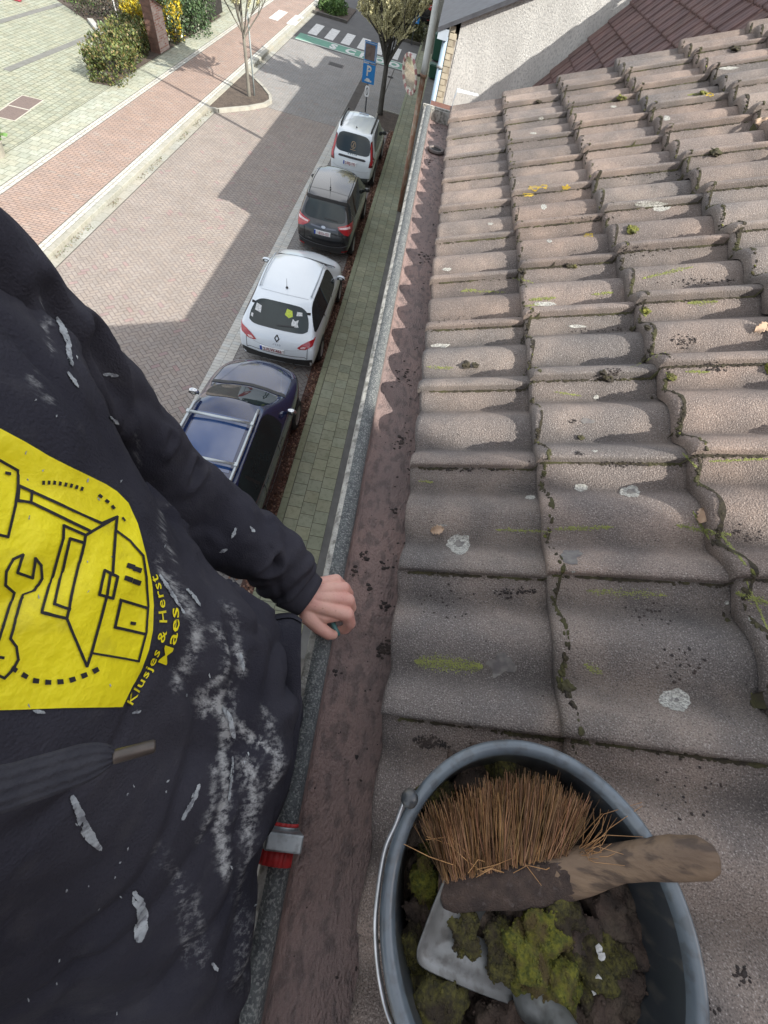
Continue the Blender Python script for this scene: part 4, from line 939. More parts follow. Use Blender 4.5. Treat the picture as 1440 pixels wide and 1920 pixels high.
ob = pobj('drawstring_tip', ag.mesh('drawstring_tip', None, True), mat('aglet', (.12,.10,.085), (.05,.045,.042), .4, 60, metal=.5))

# screen printed picture and lettering, laid on the cloth
m_yel = mat('print_yellow', (.98,.86,.01), (.90,.77,.01), .55, 18, 40, (.45,.37,.03), .9, 130, amt2=.3, bdist=.0016, lo2=.58, hi2=.7)
m_ink = mat('print_black', (.014,.014,.018), (.022,.022,.026), .8, 40)
K = lambda X, Y: (X*.302, 780+Y*.302)
yel = [K(*p) for p in ((-420,-110),(0,80),(150,160),(300,250),(430,315),(560,380),(650,425),(720,470),(790,540),(850,670),(900,860),(940,1050),(950,1180),(945,1330),(920,1450),(870,1580),(810,1690),(755,1805),(400,1812),(0,1826),(-420,1840))]
def onto(name, polys, m, off, cell, bv=None, merge=False):
    b_ = MB()
    for p in polys:
        V, F = poly_grid(p, cell); drop(b_, bvhood, V, F, eye_o, eye_d, off, maxd=3)
    return b_
b_ = onto('p', [yel], m_yel, .0010, 9); me = b_.mesh('print', m_yel, True); prt = pobj('chest_print', me, m_yel)
LN = [[(-60,245),(0,275),(104,335),(98,440),(85,560),(38,752),(-60,730)],[(105,440),(620,668)],[(92,528),(180,542),(545,715)],[(185,470),(180,542)],[(105,440),(98,528)],
 [(520,742),(715,628)],[(620,668),(715,628),(705,720),(690,972)],[(520,742),(382,682),(380,760),(252,1222),(405,1256),(510,800),(520,742)],[(512,790),(422,762),(330,1172),(425,1200)],
 [(405,1256),(530,1552),(558,1470),(650,1125)],[(558,1470),(850,1522),(900,1340),(912,1180),(897,1000),(878,870),(800,780),(706,712)],[(640,960),(607,1108),(690,1132),(720,1000),(640,960)],[(675,985),(655,1110)],
 [(735,1140),(905,1192)],[(740,1145),(725,1210),(702,1312),(885,1352)],
 [(135,862),(72,890),(27,965),(22,1045),(76,1092),(70,1130),(-60,1500)],[(135,862),(95,970),(190,1002),(207,882),(243,925),(250,1005),(208,1080),(135,1106),(130,1130),(52,1380),(90,1430),(102,1510),(70,1570),(15,1625),(-40,1600)],[(-60,1490),(10,1500)]]
b_ = MB()
for pl in LN:
    thin = 12 if pl[0] in ((558,1470),) else 0
    for qd in stroke2d([K(*p) for p in pl], 5.4 if (pl[0][0] != 558) else 4.2, 6): drop(b_, bvhood, qd, [(0,1,2,3)], eye_o, eye_d, .0019, maxd=3)
dash = []
def dashes(path, n, w_, on=.5):
    P_ = [Vector(K(*p)) for p in path]; Ls = [(b-a).length for a, b in zip(P_, P_[1:])]; T_ = sum(Ls)
    def pt(s):
        for a, b, l in zip(P_, P_[1:], Ls):
            if s <= l: return a.lerp(b, s/l)
            s -= l
        return P_[-1]
    for k in range(n):
        a, b = pt(T_*k/n), pt(T_*(k+on)/n)
        for qd in stroke2d([a, b], [w_, w_*.9], 5): drop(b_, bvhood, qd, [(0,1,2,3)], eye_o, eye_d, .0019, maxd=3)
dashes([(255,412),(330,412),(430,432),(520,462)], 8, 8); dashes([(600,492),(670,545),(715,600)], 3, 6); dashes([(748,632),(765,655)], 1, 4, 1)
dashes([(60,1560),(190,1640),(290,1655),(410,1645),(480,1622),(560,1590),(635,1550)], 8, 10)
for cx, cy in ((802,935),(842,955),(788,1012),(838,1030)): 
    for qd in stroke2d([K(cx-16,cy-4),K(cx+16,cy+6)], 9, 5): drop(b_, bvhood, qd, [(0,1,2,3)], eye_o, eye_d, .0019, maxd=3)
for cx, cy in ((35,360),(815,1286)):
    for qd in stroke2d([K(cx-12,cy),K(cx+12,cy+4)], 6, 5): drop(b_, bvhood, qd, [(0,1,2,3)], eye_o, eye_d, .0019, maxd=3)
pk = pobj('print_lines', b_.mesh('print_lines', m_ink), m_ink, None); pk.parent = prt
def pathtext(s, path, hgt, sp=1.0, bold=.01):
    V, F = text2d(s, 1, sp, bold); w_ = max(v.x for v in V); P_ = [Vector(K(*p)) for p in path]; Ls = [(b-a).length for a, b in zip(P_, P_[1:])]; T_ = sum(Ls); out = []
    for v in V:
        s_ = max(0, v.x)/w_*T_; k = 0
        while k < len(Ls)-1 and s_ > Ls[k]: s_ -= Ls[k]; k += 1
        a, b = P_[k], P_[k+1]; d = (b-a).normalized(); nrm = Vector((d.y, -d.x)); p = a+d*s_ + nrm*(v.y*hgt*.302); out.append((p.x, p.y))
    drop(b2, bvhood, out, F, eye_o, eye_d, .0014, maxd=3)
b2 = MB()
pathtext('Klusjes & Herst', [(815,1802),(880,1680),(945,1560),(995,1450),(1028,1350),(1030,1260),(1015,1150),(990,1050),(965,985)], 68, 1.1)
pathtext('Maes', [(1018,1560),(1062,1470),(1092,1380),(1106,1290),(1100,1190)], 80, 1.0)
pobj('print_lettering', b2.mesh('print_lettering', m_yel), m_yel)

# dried paint smears
m_pw = mat('dried_paint', (.52,.56,.58), (.34,.37,.39), .8, 60, 140, (.12,.12,.14), 1, 300, amt2=.7, bdist=.002)
m_pg = mat('rubbed_paint', (.15,.155,.17), (.08,.08,.09), .9, 60, 160, (.035,.035,.045), amt2=.8)
def smear(b_, path, wd, dens_=1.0, jag=1.0):
    """dry brushed paint: many short dabs along the stroke, dense in its core and ragged towards its ends"""
    P_ = crv([Vector((p[0], p[1], 0)) for p in path], max(6, len(path)*5)); P_ = [p.to_2d() for p in P_]; n = len(P_)-1
    L = sum((a-b).length for a, b in zip(P_, P_[1:])); sd = path[0][0]*.37; N = int(L*wd*.95*dens_)+3
    for k in range(N):
        u = random.random(); i = min(int(u*n), n-1); c = P_[i].lerp(P_[i+1], u*n-i); d = (P_[i+1]-P_[i]).normalized(); nr = Vector((-d.y, d.x))
        env = math.sin(math.pi*min(1, max(0, u*.94+.03)))**.45*(.72+.5*noise.noise(Vector((u*5, sd, 1)))); o = rj(-.5,.5)
        if noise.noise(Vector((u*L*.05, o*2.4+sd, 2))) < -.16 - .2*dens_*(abs(o) < .25): continue
        if noise.noise(Vector((u*L*.022, o*9+sd, 7))) < -.28: continue
        c = c+nr*(o*wd*env)+d*rj(-1,1); l_ = rj(1.2,4.2); w_ = rj(.5,1.5)*(1.3-abs(o))*(1+wd/30)
        drop(b_, bvhood, [c-d*l_-nr*w_*.3, c-d*l_*.3+nr*w_, c+d*l_+nr*w_*.2, c+d*l_*.4-nr*w_], [(0,1,2,3)], eye_o, eye_d, .0009+.0006*random.random(), maxd=3)
b_ = MB()
for path, wd, dn_ in (([(106,596),(118,620),(130,650)],13,.95),([(126,648),(133,684)],11,.95),([(126,700),(143,724)],7,.9),([(196,702),(219,704)],8,.9),([(206,783),(220,793)],7,.9),
    ([(134,1494),(150,1530),(166,1566),(186,1590)],26,.9),([(252,1672),(266,1715),(258,1762)],30,.93),([(372,1472),(360,1500),(342,1534)],11,.9),([(84,1432),(118,1430)],17,.75),
    ([(418,1330),(430,1350),(438,1380)],12,.9),([(298,1080),(318,1110),(344,1150)],8,.7),([(350,1106),(372,1134)],8,.85),([(450,1228),(455,1255)],8,.8),([(415,1034),(424,1030)],9,.85),([(436,1006),(442,992)],6,.85),([(470,990),(475,996)],6,1),([(398,1806),(406,1818)],9,.95),
    ([(436,1420),(428,1500)],6,.5),([(250,1336),(262,1332)],6,.8),([(62,1333),(80,1336)],8,.8)):
    smear(b_, path, wd, dn_)
for k in range(55):
    u, v = (rj(20,540), rj(560,1900)) if k < 70 else (random.gauss(430,65), random.gauss(1350,200)); smear(b_, [(u,v),(u+rj(-2,2),v+rj(.5,4))], rj(.8,2.2), .9)
pobj('paint_smears', b_.mesh('paint_smears', m_pw), m_pw)
# trousers, shoes, hair, eyes
tb_ = MB()
for s in (1, -1):
    for a, b, r1, r2 in (((-.27,-.02,-.86),(-.27,-.02+s*.04,-.93),.145,.12),((-.27,-.02+s*.08,-.90),(-.24,-.02+s*.10,-1.30),.105,.08),((-.24,-.02+s*.10,-1.30),(-.29,-.02+s*.10,-1.68),.078,.068)): capsule(tb_, rel(a), rel(b), r1, r2)
m_tr = mat('work_trousers', (.03,.03,.034), (.05,.048,.045), .9, 12)
pobj('trousers', fuse(tb_, .012, 3), m_tr)
for s in (1, -1):
    sb_ = MB(); capsule(sb_, rel((-.33,-.02+s*.10,-1.735)), rel((-.13,-.02+s*.105,-1.745)), .048, .042); pobj('shoe', fuse(sb_, .01, 2), mat('work_shoe', (.03,.022,.018), rough=.7))
    eb = MB(); eb.ico(rel((-.343,.05+s*.03,.055)), .012, .012, .010, 2); pobj('eye', eb.mesh('eye', None, True), mat('eye_white', (.6,.6,.58), rough=.2))
hr = MB(); hr.ico(rel((-.448,.05,.07)), .100, .086, .112, 3, .06); pobj('hair', hr.mesh('hair', None, True), mat('hair', (.05,.03,.02), (.03,.018,.012), .7, 40))
stub = MB(); stub.tube([rel((.010,.200,-.838)), rel((.020,.188,-.846)), rel((.028,.180,-.852))], [.0048,.0052,.0045], 12)
tag(stub.build('plastic_stub', mat('teal_plastic', (.09,.22,.22), (.06,.16,.16), .4, 30), smooth=True), 'small teal plastic stub pinched between the thumb and forefinger', 'tool')

# ladder against the gutter
lad = thing('ladder', 'aluminium ladder with red ribbed end caps leaning on the gutter edge beside the sweatshirt', 'ladder', (-1.25, -.05, 0))
LO = Vector((-1.25,-.05,0))
top = at(534,1578,H0-.835); lx = top.x; dirl = (Vector((lx, 0, 6.28))-Vector((-1.25,0,.02))).normalized()
m_al = mat('ladder_aluminium', (.34,.36,.37), (.24,.26,.27), .4, 20, 60, (.14,.14,.14), metal=.6, amt2=.5); m_cap = mat('red_rubber', (.50,.03,.03), (.36,.02,.02), .55, 50)
for yy in (top.y, top.y-.40):
    b_ = MB(); p0, p1 = Vector((-1.25,yy,.02)), Vector((lx,yy,6.275)); rows = []
    for p in (p0, p1): rows.append([p+Vector((dx,dy,0)) for dx, dy in ((-.03,-.0125),(.03,-.0125),(.03,.0125),(-.03,.0125))])
    b_.grid(rows, True, None, True); o = bevel(b_.build('stile', m_al, lad, loc=-LO), .003)
    # curved hook plate lying over the rim, ribbed red pads on both of its ends
    def saddle(y0, y1, rib, m, name, grow=0):
        pr = [(-.040,6.222),(-.037,6.236),(-.028,6.2425),(-.014,6.2475),(.000,6.2485),(.010,6.246),(.0165,6.240)]
        q_ = MB(); n = max(2, int((y1-y0)/.0018)); rows = []
        for k in range(n+1):
            y = y0+(y1-y0)*k/n; rows.append([(x, y, z+grow) for x, z in reversed(pr)])
        if rib:
            q_ = MB(); rows = []; m_ = 60
            for k in range(m_+1):
                t = k/m_*(len(pr)-1); i = min(int(t), len(pr)-2); f = t-i; x = pr[i][0]+(pr[i+1][0]-pr[i][0])*f; z = pr[i][1]+(pr[i+1][1]-pr[i][1])*f+grow+.0011*(.5+.5*math.cos(k/m_*math.pi*2*9))
                rows.append([(x,y0,z),(x,y0+(y1-y0)*.5,z),(x,y1,z)])
        q_.grid(rows); w2 = q_.build(name, m, lad, True, loc=-LO); sm = w2.modifiers.new('t','SOLIDIFY'); sm.thickness = .003; return w2
    saddle(yy-.036, yy-.014, True, m_cap, 'rubber_pad', .0005); saddle(yy-.016, yy+.016, False, m_al, 'hook_plate', .0035); saddle(yy+.014, yy+.0205, True, m_cap, 'rubber_pad')
    q_ = MB(); q_.box(-1.30,-1.18,yy-.03,yy+.03,0,.05); bevel(q_.build('foot', m_cap, lad, loc=-LO), .008)
for k in range(21):
    p = Vector((-1.25,0,.02))+dirl*(.3+k*.28); b_ = MB(); b_.tube([(p.x,top.y-.40,p.z),(p.x,top.y,p.z)], .016, 10); b_.build('rung', m_al, lad, True, loc=-LO)
# ------------------------------------------------------------------ bucket, brush and scoop on the tiles
bvt = bvh_of(tiles); bvg = bvh_of(lining, gutter)
def downz(x, y, bv=None): h = (bv or bvt).ray_cast(Vector((x,y,12)), Vector((0,0,-1)), 20)[0]; return h
NB = Vector((-.176,.072,.982)).normalized(); BC = Vector((.262,-.136,H0-.507))
ax = NB.cross(Vector((0,1,0))).normalized()*1; ay = NB.cross(ax).normalized()
MBK = Matrix((( ax.x, ay.x, NB.x),(ax.y, ay.y, NB.y),(ax.z, ay.z, NB.z))).to_4x4(); MBK.translation = BC
bucket = thing('bucket', 'black plastic bucket full of moss and dirt standing on the roof tiles', 'bucket', (0,0,0))
m_bk = mat('bucket_plastic', (.030,.036,.042), (.05,.057,.064), .32, 9, 70, (.17,.15,.12), .35, 90, bdist=.0012, amt2=.35, spec=.6, coat=.25, lo2=.52, hi2=.68, stretch=(1,1,.35))
b = MB(); b.lathe([(.0,-.262),(.108,-.262),(.112,-.258),(.1395,-.035),(.1415,-.030),(.1445,-.026),(.1450,-.012),(.1480,-.006),(.1535,-.0065),(.1560,-.002),(.1562,.003),(.1535,.0065),(.1480,.0068),(.1440,.0035),(.1415,-.004),(.1385,-.03),(.109,-.252),(.0,-.252)], 96, MBK)
b.build('shell', m_bk, bucket, True, 60)
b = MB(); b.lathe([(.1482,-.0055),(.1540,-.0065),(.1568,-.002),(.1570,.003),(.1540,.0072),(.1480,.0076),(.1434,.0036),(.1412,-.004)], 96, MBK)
b.build('rim', mat('bucket_rim_sheen', (.13,.16,.185), (.085,.105,.125), .33, 14, 80, (.05,.05,.048), .3, 120, bdist=.0008, amt2=.4, spec=.6, coat=.3), bucket, True)  # paler blue grey than the shell: sky sheen put into the rim colour
hw_ = MB(); hp = crv([at(767,1498,H0-.515), at(758,1502,H0-.528), at(742,1545,H0-.535), at(722,1592,H0-.538), at(709,1670,H0-.542), at(704,1745,H0-.546), at(713,1840,H0-.552), at(738,1925,H0-.558), at(800,2010,H0-.56), at(930,2080,H0-.555), at(1100,2080,H0-.535), at(1240,2010,H0-.505)], 60)
hw_.tube(hp, .0026, 10); hw_.build('wire_handle', mat('handle_wire', (.62,.64,.66), (.45,.47,.48), .3, 60, metal=.8), bucket, True)
b = MB(); q = at(768,1497,H0-.515); b.ico(q, .010, .010, .008, 2); b.build('handle_lug', m_bk, bucket, True)
# heap of swept moss and dirt
def clump(b_, c, r, sq=(1,1,.75), rough=.5, seed=0, sub=4, hair=0, hb=None):
    bm = bmesh.new(); bmesh.ops.create_icosphere(bm, subdivisions=sub, radius=1); off = Vector((seed*7.3, seed*3.1, seed)); i = len(b_.v); rot = Matrix.Rotation(seed*1.3, 3, 'Z'); nod = []
    for v in bm.verts:
        n = v.co.normalized(); k = 1+rough*noise.noise(n*1.4+off)+rough*.40*noise.noise(n*3+off)+rough*.13*noise.noise(n*8+off)+rough*.05*noise.noise(n*18+off)
        p = rot @ Vector((n.x*sq[0]*k, n.y*sq[1]*k, n.z*sq[2]*k))*r + c; b_.v.append(tuple(p))
        if hair and n.z > -.3 and random.random() < hair:
            nod.append(p)
    for f in bm.faces: b_.f.append(tuple(i+v.index for v in f.verts)); b_.c.append(None)
    bm.free()
    for p in nod: g = rj(.0006,.0017)*(1+r*12); b_.ico(p, g*rj(.7,1.3), g*rj(.7,1.3), g*rj(.6,1.1), 1, .5, seed)
m_mb = mat('bright_moss', (.16,.155,.018), (.06,.07,.012), .95, 230, 42, (.07,.045,.018), 1, 420, amt2=.85, bdist=.0022, lo2=.47, hi2=.6)
m_md = mat('olive_moss', (.105,.095,.022), (.035,.032,.013), .95, 230, 38, (.030,.021,.014), 1, 420, amt2=.9, bdist=.0022, lo2=.45, hi2=.6)
heap = MB(); rows = []
for k in range(15):
    r = .128*k/14
    rows.append([MBK @ Vector((r*math.cos(t*math.pi/24), r*math.sin(t*math.pi/24), -.118+.026*math.cos(k/14*1.5)+.012*noise.noise(Vector((r*30*math.cos(t*math.pi/24), r*30*math.sin(t*math.pi/24), 3))))) for t in range(48)])
heap.grid([list(reversed(r)) for r in rows], True)
def inb(u, v, dz=0): 
    # a point of the heap under photo measurement u,v: on the plane of the contents
    d = ray(u, v); P0 = MBK @ Vector((0,0,-.068+dz)); return EYE + d*((P0-EYE).dot(NB)/d.dot(NB))
for k in range(230):
    a, r = rj(0, 6.28), .112*math.sqrt(random.random()); c = MBK @ Vector((r*math.cos(a), r*math.sin(a), -.088+rj(-.018,.008)))
    clump(heap, c, rj(.005,.017), (1,rj(.6,1.2),rj(.5,.9)), .7, k, 3, .10)
for i, (u, v, r, dz) in enumerate(((905,1715,.022,.004),(1150,1700,.034,-.004),(1115,1885,.028,.004),(880,1445,.026,-.01),(1012,1450,.024,-.014),(950,1905,.024,0),(800,1720,.020,-.006),(1170,1770,.026,-.006),(1090,1760,.022,.008),(1165,1860,.028,-.004),(1060,1905,.024,.006),(780,1560,.014,0),(1195,1640,.024,-.014),(960,1700,.02,.01),(1030,1690,.02,.012))):
    clump(heap, inb(u,v,dz), r, (1,1,.7), .75, 200+i, 4, .16)
hp_ = heap.build('moss_and_dirt', mat('peaty_dirt', (.075,.050,.038), (.028,.020,.016), .9, 50, 22, (.11,.085,.06), 1, 300, amt2=.5, bdist=.003), None, True); tag(hp_, 'dark crumbly dirt and rotting moss heaped inside the bucket', 'dirt', kind='stuff')
gm = MB()
for i, (u, v, r, dz, m) in enumerate(((797,1652,.017,.004,1),(822,1492,.020,.004,0),(948,1450,.028,-.006,0),(778,1778,.016,.004,1),(818,1872,.032,.006,0),(862,1745,.017,.022,0),(868,1705,.016,.020,0),(940,1775,.018,.022,0),(1042,1705,.021,.022,1),(1018,1745,.024,.026,1),(990,1800,.024,.028,1),(1040,1855,.022,.026,1),(1095,1822,.024,.010,0),(1145,1788,.018,.006,0),(1040,1640,.012,.016,0),(800,1605,.010,0,0),(1100,1650,.013,0,0))):
    b_ = MB(); clump(b_, inb(u,v,dz), r, (1,1.15,.8), .6, 300+i, 4, .42)
    if m and i in (0, 9, 10, 11):
        lb = {0:'small green moss cushion against the bucket wall left of the brush block', 9:'bright green moss clump just below the brush block in the bucket', 10:'bright green moss clump lying on the scoop blade at the centre of the bucket', 11:'yellow green moss clump right beside the scoop handle'}[i]
        o = b_.build('moss_clump', m_mb, None, True); tag(o, lb, 'moss', 'moss clumps in the bucket')
    else:
        k = len(gm.v); gm.v += b_.v; gm.f += [tuple(k+q for q in f) for f in b_.f]; gm.c += b_.c
go = gm.build('olive_moss', m_md, None, True); tag(go, 'olive and brown moss mixed through the dirt in the bucket', 'moss', kind='stuff')
fk = MB()
for u, v, s in ((1124,1783,.006),(1130,1795,.005),(1122,1842,.007),(1118,1855,.006)):
    c = inb(u,v,.030); pts = [c+CX*s*rj(.5,1)*math.cos(a)+(-CY)*s*1.3*rj(.5,1)*math.sin(a) for a in (0,.8,1.6,2.6,3.4,4.2,5.1)]; fk.face(pts)
fo = fk.build('paint_flakes', mat('flake_white', (.75,.75,.73), (.5,.5,.48), .6, 200), None); tag(fo, 'small white flakes scattered on the moss in the bucket', 'flakes', kind='stuff'); q_ = fo.modifiers.new('t', 'SOLIDIFY'); q_.thickness = .001

# hand brush
br = thing('hand_brush', 'worn wooden hand brush with stiff brown bristles lying across the bucket rim', 'brush', (0,0,0))
def loftbar(b_, secs, n=20, e=3):
    rows = []
    for p, wv, hv, w_, h_ in secs:
        r = []
        for k in range(n):
            t = 2*math.pi*k/n; c, s = math.cos(t), math.sin(t)
            r.append(p+wv*w_*math.copysign(abs(c)**(2/e), c)+hv*h_*math.copysign(abs(s)**(2/e), s))
        rows.append(r)
    b_.grid(rows, True, None, True)
ctrl = [((822,1668),-.560,.002,.004),((826,1668),-.559,.015,.009),((850,1666),-.556,.0175,.011),((920,1660),-.548,.019,.012),((1000,1652),-.538,.022,.012),((1060,1640),-.528,.0225,.012),((1110,1628),-.518,.021,.012),((1160,1618),-.505,.0165,.012),((1210,1612),-.489,.0175,.012),((1270,1608),-.474,.0195,.0125),((1318,1608),-.464,.0185,.012),((1340,1610),-.460,.012,.009),((1348,1611),-.459,.003,.003)]
P_ = [at(u,v,H0+z) for (u,v), z, a, b2_ in ctrl]; secs = []
for i, ((u,v),z,a,h_) in enumerate(ctrl):
    d = (P_[min(i+1,len(P_)-1)]-P_[max(i-1,0)]).normalized(); hv = (Vector((0,0,1))-d*d.z+Vector((0,-.25,0))).normalized(); wv = hv.cross(d).normalized(); secs.append((P_[i], wv, hv, a, h_))
m_wood = mat('weathered_wood', (.24,.165,.105), (.13,.088,.06), .75, 16, 55, (.05,.035,.028), .8, 90, amt2=.7, stretch=(.35,1.6,1.6), bdist=.003)
b_ = MB(); fine = []
for i in range(len(secs)-1):
    for k in range(4):
        f = k/4; a, c = secs[i], secs[i+1]; s = tuple(x.lerp(y, f) if isinstance(x, Vector) else x+(y-x)*f for x, y in zip(a, c))
        fine.append((s[0], s[1], s[2], s[3]*(1+.05*noise.noise(Vector((i+f,3,1)))), s[4]*(1+.08*noise.noise(Vector((i+f,7,1))))))
loftbar(b_, fine, 28, 2.8); b_.build('handle', m_wood, br, True, 60)
b_ = MB(); loftbar(b_, [(p, wv, hv, w_+.0014-.0022*max(0,i_-9)/11, h_+.0016-.0026*max(0,i_-9)/11+.0009*noise.noise(p*90)) for i_, (p, wv, hv, w_, h_) in enumerate(fine[4:26])], 40, 2.8)
V2 = b_; b_.v = [tuple(Vector(v)+Vector((1,1,1))*.0016*noise.noise(Vector(v)*160)) for v in b_.v]; b_.build('dirt_crust', mat('dirt_crust', (.085,.058,.046), (.045,.032,.028), .95, 60, 160, (.20,.17,.16), 1, 500, amt2=.35, bdist=.003, lo2=.6, hi2=.72), br, True)
bs_ = MB(); random.seed(5)
for row in range(3):
    for t in range(15):
        f = t/14; u = 836+222*f; v = 1652-50*f-0*row; z = -.548+.028*f + (row-1)*.006
        base = at(u, v, H0+z); tu = 802+288*f; tv = 1548-95*math.sin(math.pi*min(1,f*.62+.1))+8*row
        if f > .85: tv += 14
        tip = at(tu, tv, H0+z+.012+.010*(row-1))
        for k in range(34):
            o = Vector((rj(-.0035,.0035), rj(-.002,.002), rj(-.0035,.0035))); sp = Vector((rj(-1,1), rj(-.8,.5), rj(-1,1)))*.0115
            if random.random() < .08: sp *= 2.0
            p0 = base+o; p3 = tip+sp+o; bend = Vector((rj(-1,1), 0, rj(-1,1)))*.003; L = rj(.86,1.05)
            g = rj(.35,1.3); c1 = (g*rj(.92,1.1), g*rj(.88,1.04), g*rj(.7,1.1)); pts = [p0, p0.lerp(p3,.35*L)+bend, p0.lerp(p3,.7*L)+bend*1.3, p0.lerp(p3,L)+bend*.5]
            bs_.tube(pts, [.0006,.00055,.0005,.0003], 3, c1, False)
for k in range(26):        # stragglers at the handle end
    p0 = at(1085+rj(-12,12),1602+rj(-8,14),H0-.518); t = at(rj(1100,1215), rj(1500,1625), H0-.50+rj(-.01,.02)); m_ = p0.lerp(t,.5)+Vector((rj(-.01,.01),rj(-.004,.012),rj(0,.012))); bs_.tube([p0, p0.lerp(m_,.5), m_, t], [.0006,.0005,.0004,.0003], 3, (1.3,1.25,1.1), False)
for k in range(14):
    p0 = at(rj(840,1060),rj(1600,1640),H0-.528); p1 = p0+Vector((rj(.02,.06)*random.choice((-1,1)), rj(-.01,.02), .006)); m_ = p0.lerp(p1,.5)+Vector((0,rj(-.008,.012),rj(0,.01))); bs_.tube([p0,m_,p1], [.0005,.0005,.0003], 3, (1.5,1.45,1.2), False)
bs_.build('bristles', mat('bristle', (.40,.235,.12), (.24,.13,.06), .6, 40, attr='Col'), br, True)

# metal scoop
sc_ = thing('scoop', 'small grey metal scoop half buried in the moss inside the bucket', 'scoop', (0,0,0))
lipu = [(838,1640),(815,1695),(790,1762),(783,1790),(792,1812),(840,1836),(900,1862),(985,1892),(1080,1920),(1190,1950),(1290,1975)]
lip = crv([at(u,v,H0-.543-.002*i) for i,(u,v) in enumerate(lipu)], 50)
inn = crv([at(u,v,H0-.554) for u,v in ((862,1640),(842,1700),(818,1762),(812,1782),(822,1796),(862,1814),(915,1838),(990,1862),(1080,1888),(1190,1915),(1280,1930))], 50)
flr = crv([at(u,v,H0-.558) for u,v in ((930,1640),(915,1700),(890,1742),(890,1752),(905,1760),(935,1775),(980,1790),(1040,1800),(1120,1810),(1180,1835),(1215,1870))], 50)
b_ = MB(); b_.grid([lip, [a.lerp(c,.35)-Vector((0,0,.004)) for a, c in zip(lip, inn)], inn, flr]); m_sc = mat('scoop_metal', (.26,.27,.27), (.16,.165,.16), .45, 22, 90, (.09,.085,.075), .3, 220, metal=.55, amt2=.45, bdist=.0006)
o = b_.build('blade', m_sc, sc_, True); q_ = o.modifiers.new('t', 'SOLIDIFY'); q_.thickness = .0016
b_ = MB(); b_.tube(crv([at(978,1878,H0-.558), at(1000,1876,H0-.545), at(1032,1900,H0-.532), at(1062,1945,H0-.515), at(1100,2010,H0-.49)], 14), [.010,.0145,.016,.016,.0158,.0155,.0155,.015,.015,.015,.015,.015,.015,.015,.012], 20); b_.build('handle', m_sc, sc_, True)

# ------------------------------------------------------------------ growth and dirt on the roof
random.seed(11)
def scat(mb, u, v, ru, rv, n, s0, s1, bv, h=.5, ang=0, c=None):
    for k in range(n):
        a, r = rj(0,6.283), random.random()**.7; x, y = ru*r*math.cos(a), rv*r*math.sin(a)
        hh = bv.ray_cast(EYE, ray(u+x*math.cos(ang)-y*math.sin(ang), v+x*math.sin(ang)+y*math.cos(ang)), 12)[0]
        if hh is None: continue
        s = rj(s0, s1); mb.ico(hh, s*rj(.8,1.5), s*rj(.8,1.3), s*h, 1, .5, k, c=c)
al = MB(); m_al_ = mat('algae', (.30,.33,.09), (.19,.21,.07), .95, 60, bump=.5, bs=400)
for u0,v0,u1,v1,wd,n in ((778,1240,905,1250,20,1100),(930,993,1035,997,5,240),(1040,992,1150,988,7,330),(1270,985,1372,1003,8,330),(1100,1108,1250,1116,12,300),(1330,865,1440,860,4,260),(1290,568,1345,565,6,260),
    (1286,697,1330,697,4,150),(992,562,1042,558,5,240),(865,546,892,543,4,120),(985,574,1012,570,4,110),(785,902,812,904,4,80),(1205,522,1300,500,5,260),(1290,178,1325,176,4,110),(1380,1112,1440,1130,10,300),(1095,1245,1130,1262,12,110),
    (800,688,850,690,5,120),(1040,735,1090,742,3,90),(1180,690,1250,660,4,60),(1200,580,1212,592,6,140),(1250,700,1262,712,6,140),(1300,960,1330,1010,7,260),(960,520,1000,530,4,80),(1110,552,1150,548,4,120),(880,545,950,548,4,120),(1280,850,1310,880,5,120),(1350,1000,1400,1060,7,260),(1400,1090,1440,1180,7,220)):
    for k in range(int(n*.9)):
        f = random.random(); g = random.gauss(0, .38); edge = math.sin(math.pi*f)**.35
        hh = bvt.ray_cast(EYE, ray(u0+(u1-u0)*f, v0+(v1-v0)*f+g*wd*edge*.9), 12)
        if hh[0] is None: continue
        s = rj(.0005,.0014)*(hh[3]**.6+.1); al.ico(hh[0], s*rj(.8,2.6), s, s*.35, 1, .3, k)
tag(al.build('algae', m_al_, roof), None)['kind'] = 'stuff'
ms = MB(); mb2 = MB()
for j in range(-2, 12):
    y0 = EY+j*.3
    for k in range(1200):
        s = rj(0, 9*EXPO)
        if noise.noise(Vector((s*3.5, j*1.7, 2))) < -.02 and random.random() < .8: continue
        h = downz(EX+s*CT, y0-rj(.001,.007)); r = rj(.0012,.0034)
        if h: ms.ico(h, r*1.6, r, r*.6, 1, .6, k+j)
for i in range(1, 10):
    for k in range(1500):
        y = rj(-.4, 3.62); t = ((y-EY)/.3) % 1
        dens = .35+.5*noise.noise(Vector((y*4, i*2.3, 5)))+.35*(abs(t-.31) < .1 or abs(t-.82) < .1 or t < .04)
        if random.random() > dens: continue
        s = i*EXPO; h = downz(EX+(s-rj(.002,.010))*CT, y); r = rj(.002,.0055)
        if h: (mb2 if random.random() < .10 and (t < .1 or abs(t-.31) < .12) else ms).ico(h-Vector((0,0,.001)), r, r*1.5, r*.7, 1, .6, k+i)
for u, v, r, g in ((1185,430,.020,1),(875,684,.014,0),(892,685,.010,0),(1068,498,.012,0),(1078,500,.009,1),(1140,708,.013,0),(1132,700,.010,0),(1065,1292,.012,0),(1212,582,.012,1),(1258,706,.011,1),(1165,183,.02,1),(1320,176,.02,1),(1010,190,.014,0),(1090,820,.008,0),(1215,615,.01,0),(980,508,.015,0),(1380,92,.02,0),(1340,285,.02,0),(1450,690,.02,1)):
    h = bvt.ray_cast(EYE, ray(u,v), 12)[0]
    if h: clump(mb2 if g else ms, h, r, (1.1,1,.5), .7, int(u), 3, .25)
